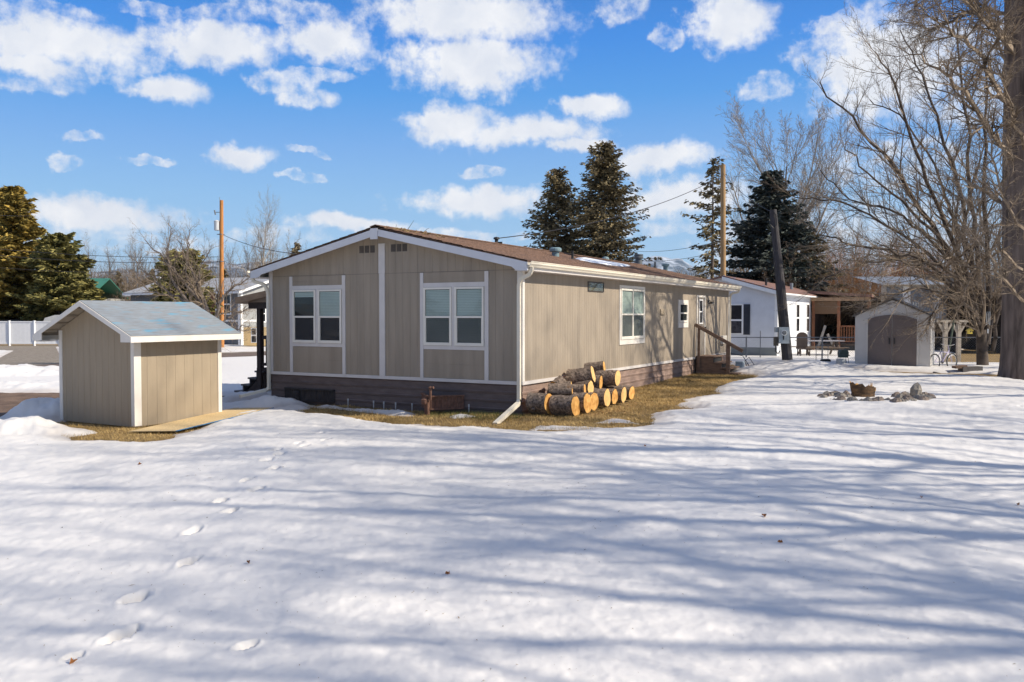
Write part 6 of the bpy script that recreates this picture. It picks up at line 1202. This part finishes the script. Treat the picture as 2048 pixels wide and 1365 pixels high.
for (u0, v0, u1, v1, w, h, dz, mt, lab) in ((1692, 803, 1770, 811, .10, .07, .12, DECK, 'long brown board lying in front of the stump in the fire pit'), (1742, 792, 1775, 809, .05, .05, .2, DECK, 'first charred stick sloping right from the stump'), (1752, 797, 1764, 806, .05, .04, .2, M('pale_lumber', (.5, .38, .2)), 'short pale stick beside the stump'), (1758, 793, 1778, 807, .06, .05, .15, DECKD, 'dark thick stick right of the stump in the fire pit'),
                                     (1799, 789, 1826, 797, .06, .04, .2, DECK, 'brown board behind the pointed grey stone'), (1836, 797, 1861, 808, .06, .04, .1, DECK, 'thin board sloping down to the right of the pointed stone'), (1681, 792, 1689, 795, .2, .10, .35, M('pale_brick', (.5, .42, .36), .8), 'pale brick left of the stump'), (1684, 798, 1692, 802, .14, .08, .16, M('pale_brick', (0, 0, 0)), 'second pale brick against the stump base'), (1643, 799, 1650, 793, .05, .04, .18, GB, 'grey stick poking up at the left end of the fire pit')):
    a = G(u0, v0 + 2); c_ = G(u1, v1 + 2); dm = (a - C0) @ FW; a = P(u0, v0, dm); c_ = P(u1, v1, dm - .1); MB().bar(a, c_, w, h).build('board' if w > .05 else 'stick', mt, None, label=lab, cat='board' if w > .05 else 'stick')
g = G(1752, 806); o = MB().lathe([(1.0, 0), (.8, .05), (0, .07)], g + np.array([0, 0, .02]), 20).build('ash', M('ash_and_soot', (.06, .055, .05), .95, .5, 8), None, kind='stuff')
# leaves on the snow
for i, (u, v, lab) in enumerate(((1528, 1057, 'brown dead leaf curled on the snow in the middle right foreground'), (1560, 1110, 'small orange leaf flat on the snow below the curled leaf'), (497, 1151, 'tiny dark twig scrap on the snow near the left footprints'), (1795 - 900, 1171, 'small leaf scrap on the snow in the middle foreground'), (1290, 905, 'tiny brown leaf on the snow in front of the log pile'), (560 / 2 + 0, 948, 'dark scrap on the snow in front of the small shed'), (148, 1360, 'dark twig tip at the bottom edge left of the footprints'), (2036, 1027, 'dark leaf speck near the right edge'), (1843, 1011, 'brown leaf speck below the fire pit'))):
    g = G(u, v); r_ = .035 if i < 1 else .02; rg = random.Random(i); a = rg.uniform(0, 6); m = MB()
    V = [(math.cos(a + k * 1.047) * r_ * (1.6 if k % 3 == 0 else .8), math.sin(a + k * 1.047) * r_ * (1.6 if k % 3 == 0 else .8), .012 * (k % 2) + .012 * (k % 3)) for k in range(6)] + [(0, 0, 0.0)]; m.add([(x, y, z) for x, y, z in V], [(k, (k + 1) % 6, 6) for k in range(6)]); o = m.build('dead_leaf', M('dead_leaf_brown', (.30, .12, .035), .8, .3, 30), None, local=True)
    o.location = (g[0], g[1], float(zs[np.argmin((gx - g[0]) ** 2 + (gy - g[1]) ** 2)]) + .004); tag(o, lab, 'leaf')

# ================================================================== left background
# white vinyl fence
vf = thing('vinyl_fence', P(20, 690, 68), 'tall solid white vinyl fence beyond the road at the left', 'fence'); D = 68.; z0 = float(P(18, 689, D)[2]); z1 = float(P(18, 644, D)[2])
for k in range(-9, 4):
    a = P(18.5 + 50 * k, 640, D); c_ = P(18.5 + 50 * (k + 1), 640, D); MB().box((a[0] - .07, a[1] - .07, z0 - .2), (a[0] + .07, a[1] + .07, z1 + .09)).build('post', WHITE, vf)
    m = MB(); dv = (c_ - a); dv[2] = 0; n = 12; V = []
    for j in range(n + 1): q = a + dv * (.03 + .94 * j / n) + FW * (.0 if j % 2 else .002); V += [(q[0], q[1], z0 + .05), (q[0], q[1], z1)]
    m.add(V, [(2 * j, 2 * j + 2, 2 * j + 3, 2 * j + 1) for j in range(n)]); m.bar(np.array([a[0], a[1], z1]), np.array([c_[0], c_[1], z1]), .05, .09); m.bar(np.array([a[0], a[1], z0 + .08]), np.array([c_[0], c_[1], z0 + .08]), .05, .14); m.build('panel', WHITE, vf)
# camper behind it
c = base_at(128, 73); cm_ = thing('camper_trailer', c, 'rounded white camper behind the vinyl fence, peeking over the small shed roof', 'camper', rz=YAW); pr = [(-1.2, .3), (-1.3, 1.6), (-1.05, 2.15), (-.2, 2.4), (3.8, 2.5), (4.2, 2.2), (4.3, .3)]
MB().prism([(x, -1.1, z * 1.0 + .05) for x, z in pr], (0, 2.2, 0)).build('body', M('camper_white', (.62, .62, .60), .5, .05), cm_, local=True); MB().box((-.9, -1.115, 1.35), (.2, -1.1, 1.8)).build('window', M('night_glass', (0, 0, 0)), cm_, local=True)
for x in (1.2, 2.1): MB().lathe([(.32, -.1), (.34, 0), (.32, .1)], (x, -1.1, .32), 14, (0, 1, 0)).build('wheel', RBR, cm_, local=True)
# dark vehicle at the left edge
c = base_at(2, 74); cr_ = thing('parked_car', c, 'dark parked car half hidden behind the white vinyl fence at the left edge', 'car', rz=YAW + .3); CP_ = M('dark_car_paint', (.02, .022, .028), .25, .1)
MB().prism([(-2.2, -.9, .35), (-2.25, -.9, 1.0), (-1.4, -.9, 1.3), (-.8, -.9, 2.0), (1.6, -.9, 2.05), (2.2, -.9, 1.3), (2.3, -.9, .4)], (0, 1.8, 0)).build('body', CP_, cr_, local=True)
MB().prism([(-1.15, -.91, 1.35), (-.7, -.91, 1.9), (.1, -.91, 1.93), (.1, -.91, 1.35)], (0, -.01, 0)).prism([(.25, -.91, 1.35), (.25, -.91, 1.93), (1.45, -.91, 1.95), (1.9, -.91, 1.35)], (0, -.01, 0)).build('window', M('car_glass', (.08, .10, .12), .08, .1), cr_, local=True)
for x in (-1.45, 1.5): MB().lathe([(.33, -.1), (.36, 0), (.33, .1)], (x, -.88, .34), 16, (0, 1, 0)).build('wheel', RBR, cr_, local=True)
# green roofed house behind the pines
gh = thing('green_roof_house', P(30, 640, 92), 'house with a green metal roof hidden behind the pines', 'house'); D = 92.; a = P(-160, 600, D); c_ = P(185, 600, D); dx = c_ - a; dx[2] = 0; ez = float(P(0, 596, D)[2]); rz2 = float(P(0, 556, D)[2])
m = MB(); m.prism([(a[0], a[1], -1), (c_[0], c_[1], -1), (c_[0], c_[1], ez), (a[0], a[1], ez)], FW * 8); m.build('wall', M('pale_stucco', (.34, .33, .30), .8), gh)
m = MB(); u_ = np.array([0, 0, 1.]); A0 = a * [1, 1, 0] - FW * .6 + u_ * ez; B0 = c_ * [1, 1, 0] - FW * .6 + u_ * ez; m.prism([A0, B0, B0 * [1, 1, 0] + FW * 4.6 + u_ * rz2, A0 * [1, 1, 0] + FW * 4.6 + u_ * rz2], (0, 0, .12)); m.prism([A0 + FW * 9.2, B0 + FW * 9.2, B0 * [1, 1, 0] + FW * 4.6 + u_ * rz2, A0 * [1, 1, 0] + FW * 4.6 + u_ * rz2], (0, 0, .12)); m.build('roof', M('green_metal_roof', (.04, .17, .12), .5, .15), gh)
for k in range(5): q = a + dx * (.15 + .17 * k); m = MB(); m.obox(q - FW * .02 + u_ * (.9 - q[2]), RT, FW, u_, (.6, .04, .6)); m.build('window', M('night_glass', (0, 0, 0)), gh)
# grey house
D = 67.; hx = P(481, 640, D); gho = thing('grey_house', hx + np.array([-8, 4, 0]) * [1, 1, 0] - np.array([0, 0, hx[2] + .9]), 'long dark grey house with pale shingle roof and white trim across the road', 'house')
gx1, gy0 = float(hx[0]), float(hx[1]); gz1 = float(P(481, 585, D)[2]); W2 = 13.; dep2 = 7.5
def HW(m, x0, x1_, y, z0, z1_, nn=60):
    k = int(abs(x1_ - x0) / .3); V = []
    for i in range(k + 1): x = x0 + (x1_ - x0) * i / k; V += [(x - .01, y, z0), (x - .01, y, z1_), (x + .005, y + .012, z0), (x + .005, y + .012, z1_)]
    m.add(V, [(2 * i, 2 * i + 2, 2 * i + 3, 2 * i + 1) for i in range(2 * k + 1)])
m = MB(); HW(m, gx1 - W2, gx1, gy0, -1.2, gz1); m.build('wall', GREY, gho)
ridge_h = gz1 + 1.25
m = MB(); m.prism([(gx1, gy0, -1.2), (gx1, gy0 + dep2, -1.2), (gx1, gy0 + dep2, gz1), (gx1, gy0 + dep2 / 2, ridge_h - .1), (gx1, gy0, gz1)], (-.05, 0, 0)); m.build('wall', GREY_LIT, gho)
m = MB(); m.prism([(gx1 + .4, gy0 - .5, gz1 - .02), (gx1 + .4, gy0 + dep2 / 2, ridge_h), (gx1 + .4, gy0 + dep2 + .5, gz1 - .02), (gx1 + .4, gy0 + dep2 + .5, gz1 + .1), (gx1 + .4, gy0 + dep2 / 2, ridge_h + .14), (gx1 + .4, gy0 - .5, gz1 + .1)], (-W2 - .8, 0, 0)); m.build('roof', ROOFG, gho)
m = MB(); m.prism([(gx1 + .42, gy0 - .52, gz1 - .12), (gx1 + .42, gy0 + dep2 / 2, ridge_h - .1), (gx1 + .42, gy0 + dep2 + .5, gz1 - .12), (gx1 + .42, gy0 + dep2 + .5, gz1 + .06), (gx1 + .42, gy0 + dep2 / 2, ridge_h + .1), (gx1 + .42, gy0 - .52, gz1 + .06)], (-.02, 0, 0)); m.box((gx1 - W2 - .4, gy0 - .53, gz1 - .1), (gx1 + .42, gy0 - .505, gz1 + .06)); m.build('fascia', WHITE, gho)
m = MB(); m.box((gx1 - .25, gy0 - .03, -1.1), (gx1 + .03, gy0 - .0, gz1)).box((gx1 + .0, gy0 - .03, -1.1), (gx1 + .03, gy0 + .25, gz1)); m.build('corner_trim', WHITE, gho)
zt_ = float(P(481, 642, D)[2]); MB().box((gx1 - W2, gy0 - .03, zt_ - .07), (gx1 - .25, gy0 - .0, zt_ + .07)).box((gx1 + .0, gy0 + .25, zt_ - .07), (gx1 + .03, gy0 + dep2, zt_ + .07)).build('belly_trim', WHITE, gho)
def gwin(u0, v0, u1, v1, nm='window'):
    a = on_plane_y(u0, v0, gy0); c_ = on_plane_y(u1, v1, gy0); m = MB(); m.box((a[0], gy0 - .05, c_[2]), (c_[0], gy0 - .01, a[2])); w_ = m.build(nm, WHITE, gho); zm = (a[2] + c_[2]) / 2; MB().box((a[0] + .1, gy0 - .055, c_[2] + .1), (c_[0] - .1, gy0 - .051, zm - .05)).box((a[0] + .1, gy0 - .055, zm + .05), (c_[0] - .1, gy0 - .051, a[2] - .1)).build('pane', M('night_glass', (0, 0, 0)), w_)
gwin(446, 588, 463, 630); gwin(370, 592, 382, 625); gwin(340, 592, 352, 625)
a = on_plane_y(404, 588, gy0); c_ = on_plane_y(432, 645, gy0); MB().box((a[0], gy0 - .04, c_[2]), (c_[0], gy0 - .01, a[2])).build('door', M('reddish_door', (.16, .06, .035), .7, .3), gho); MB().box((c_[0], gy0 - .06, c_[2]), (c_[0] + .12, gy0 - .01, a[2])).build('door_trim', WHITE, gho)
for yy in (1.6, 4.6): m = MB(); m.box((gx1 + .0, gy0 + yy, .9), (gx1 + .05, gy0 + yy + 1.1, 2.3)); w_ = m.build('window', WHITE, gho); MB().box((gx1 + .051, gy0 + yy + .1, 1.0), (gx1 + .056, gy0 + yy + 1.0, 1.58)).box((gx1 + .051, gy0 + yy + .1, 1.65), (gx1 + .056, gy0 + yy + 1.0, 2.2)).build('pane', M('night_glass', (0, 0, 0)), w_)
# low wing on its left
wx0 = float(on_plane_y(262, 600, gy0 + 3)[0]); m = MB(); HW(m, wx0, gx1 - W2 + 1, gy0 + 3, -1.2, gz1 - .1); m.build('wall', GREY, gho)
for u0, u1 in ((268, 282), (306, 318)): a = on_plane_y(u0, 593, gy0 + 3); c_ = on_plane_y(u1, 612, gy0 + 3); MB().box((a[0], gy0 + 2.95, c_[2]), (c_[0], gy0 + 2.99, a[2])).build('window', WHITE, gho); MB().box((a[0] + .1, gy0 + 2.94, c_[2] + .1), (c_[0] - .1, gy0 + 2.948, a[2] - .1)).build('window_glass', M('night_glass', (0, 0, 0)), gho)
m = MB(); A = np.array([wx0 - .5, gy0 + 2.4, gz1 - .08]); B = np.array([gx1 - W2 + 2, gy0 + 2.4, gz1 - .08]); Cc = np.array([gx1 - W2 + 2, gy0 + 6, ridge_h]); Dd = np.array([wx0 + 3.5, gy0 + 6, ridge_h]); E_ = np.array([wx0 - .5, gy0 + 9.4, gz1 - .08]); F_ = np.array([gx1 - W2 + 2, gy0 + 9.4, gz1 - .08])
m.add([A, B, Cc, Dd, E_, F_], [(0, 1, 2, 3), (0, 3, 4), (4, 3, 2, 5)]); m.build('roof', ROOFG, gho)
m = MB(); a = P(320, 562, D + 4); m.box((a[0] - .25, a[1] - .25, a[2] - .6), (a[0] + .25, a[1] + .25, a[2] + 1.0)); m.build('chimney', WHITE, gho)
# wooden skirting and window leaning by the grey house deck
dk = thing('deck_skirt', P(505, 690, 64), 'pale plywood clad deck beside the grey house', 'deck'); D = 64.; a = P(487, 655, D); c_ = P(540, 692, D)
m = MB(); m.prism([(a[0], a[1], c_[2]), (a[0] + RT[0] * 2.4, a[1] + RT[1] * 2.4, c_[2]), (a[0] + RT[0] * 2.4, a[1] + RT[1] * 2.4, a[2]), (a[0], a[1], a[2])], FW * 2); m.build('panel', OSB, dk)
w0 = P(502, 656, D - .4); w1 = P(514, 686, D - .4); m = MB(); m.obox((w0 + w1) / 2, RT, FW, (0, 0, 1), (abs((w1 - w0) @ RT) / 2, .04, abs(w1[2] - w0[2]) / 2)); ww = m.build('spare_window', WHITE, None, label='spare white framed window leaning against the plywood deck skirt', cat='window'); 
m = MB(); wc_ = (w0 + w1) / 2 - FW * .05; hz_ = abs(w1[2] - w0[2]) / 2
for s in (-.5, .5): m.obox(wc_ + np.array([0, 0, s * hz_]), RT, FW, (0, 0, 1), (abs((w1 - w0) @ RT) / 2 - .06, .005, hz_ * .5 - .05))
o = m.build('pane', M('night_glass', (0, 0, 0)), ww)

# air between here and the mountains
hz = MB(); hz.box((-16000, -3000, -9), (12000, 19000, 820)); hm = bpy.data.materials.new('hazy_air'); hm.use_nodes = True; t = hm.node_tree; t.nodes.clear()
o = N(t, 'ShaderNodeOutputMaterial'); pv = N(t, 'ShaderNodeVolumePrincipled', i_Density=.00002, i_Anisotropy=.2); pv.inputs['Color'].default_value = (.82, .90, 1, 1); t.links.new(pv.outputs[0], o.inputs['Volume'])
hz.build('haze', hm, None, kind='stuff')
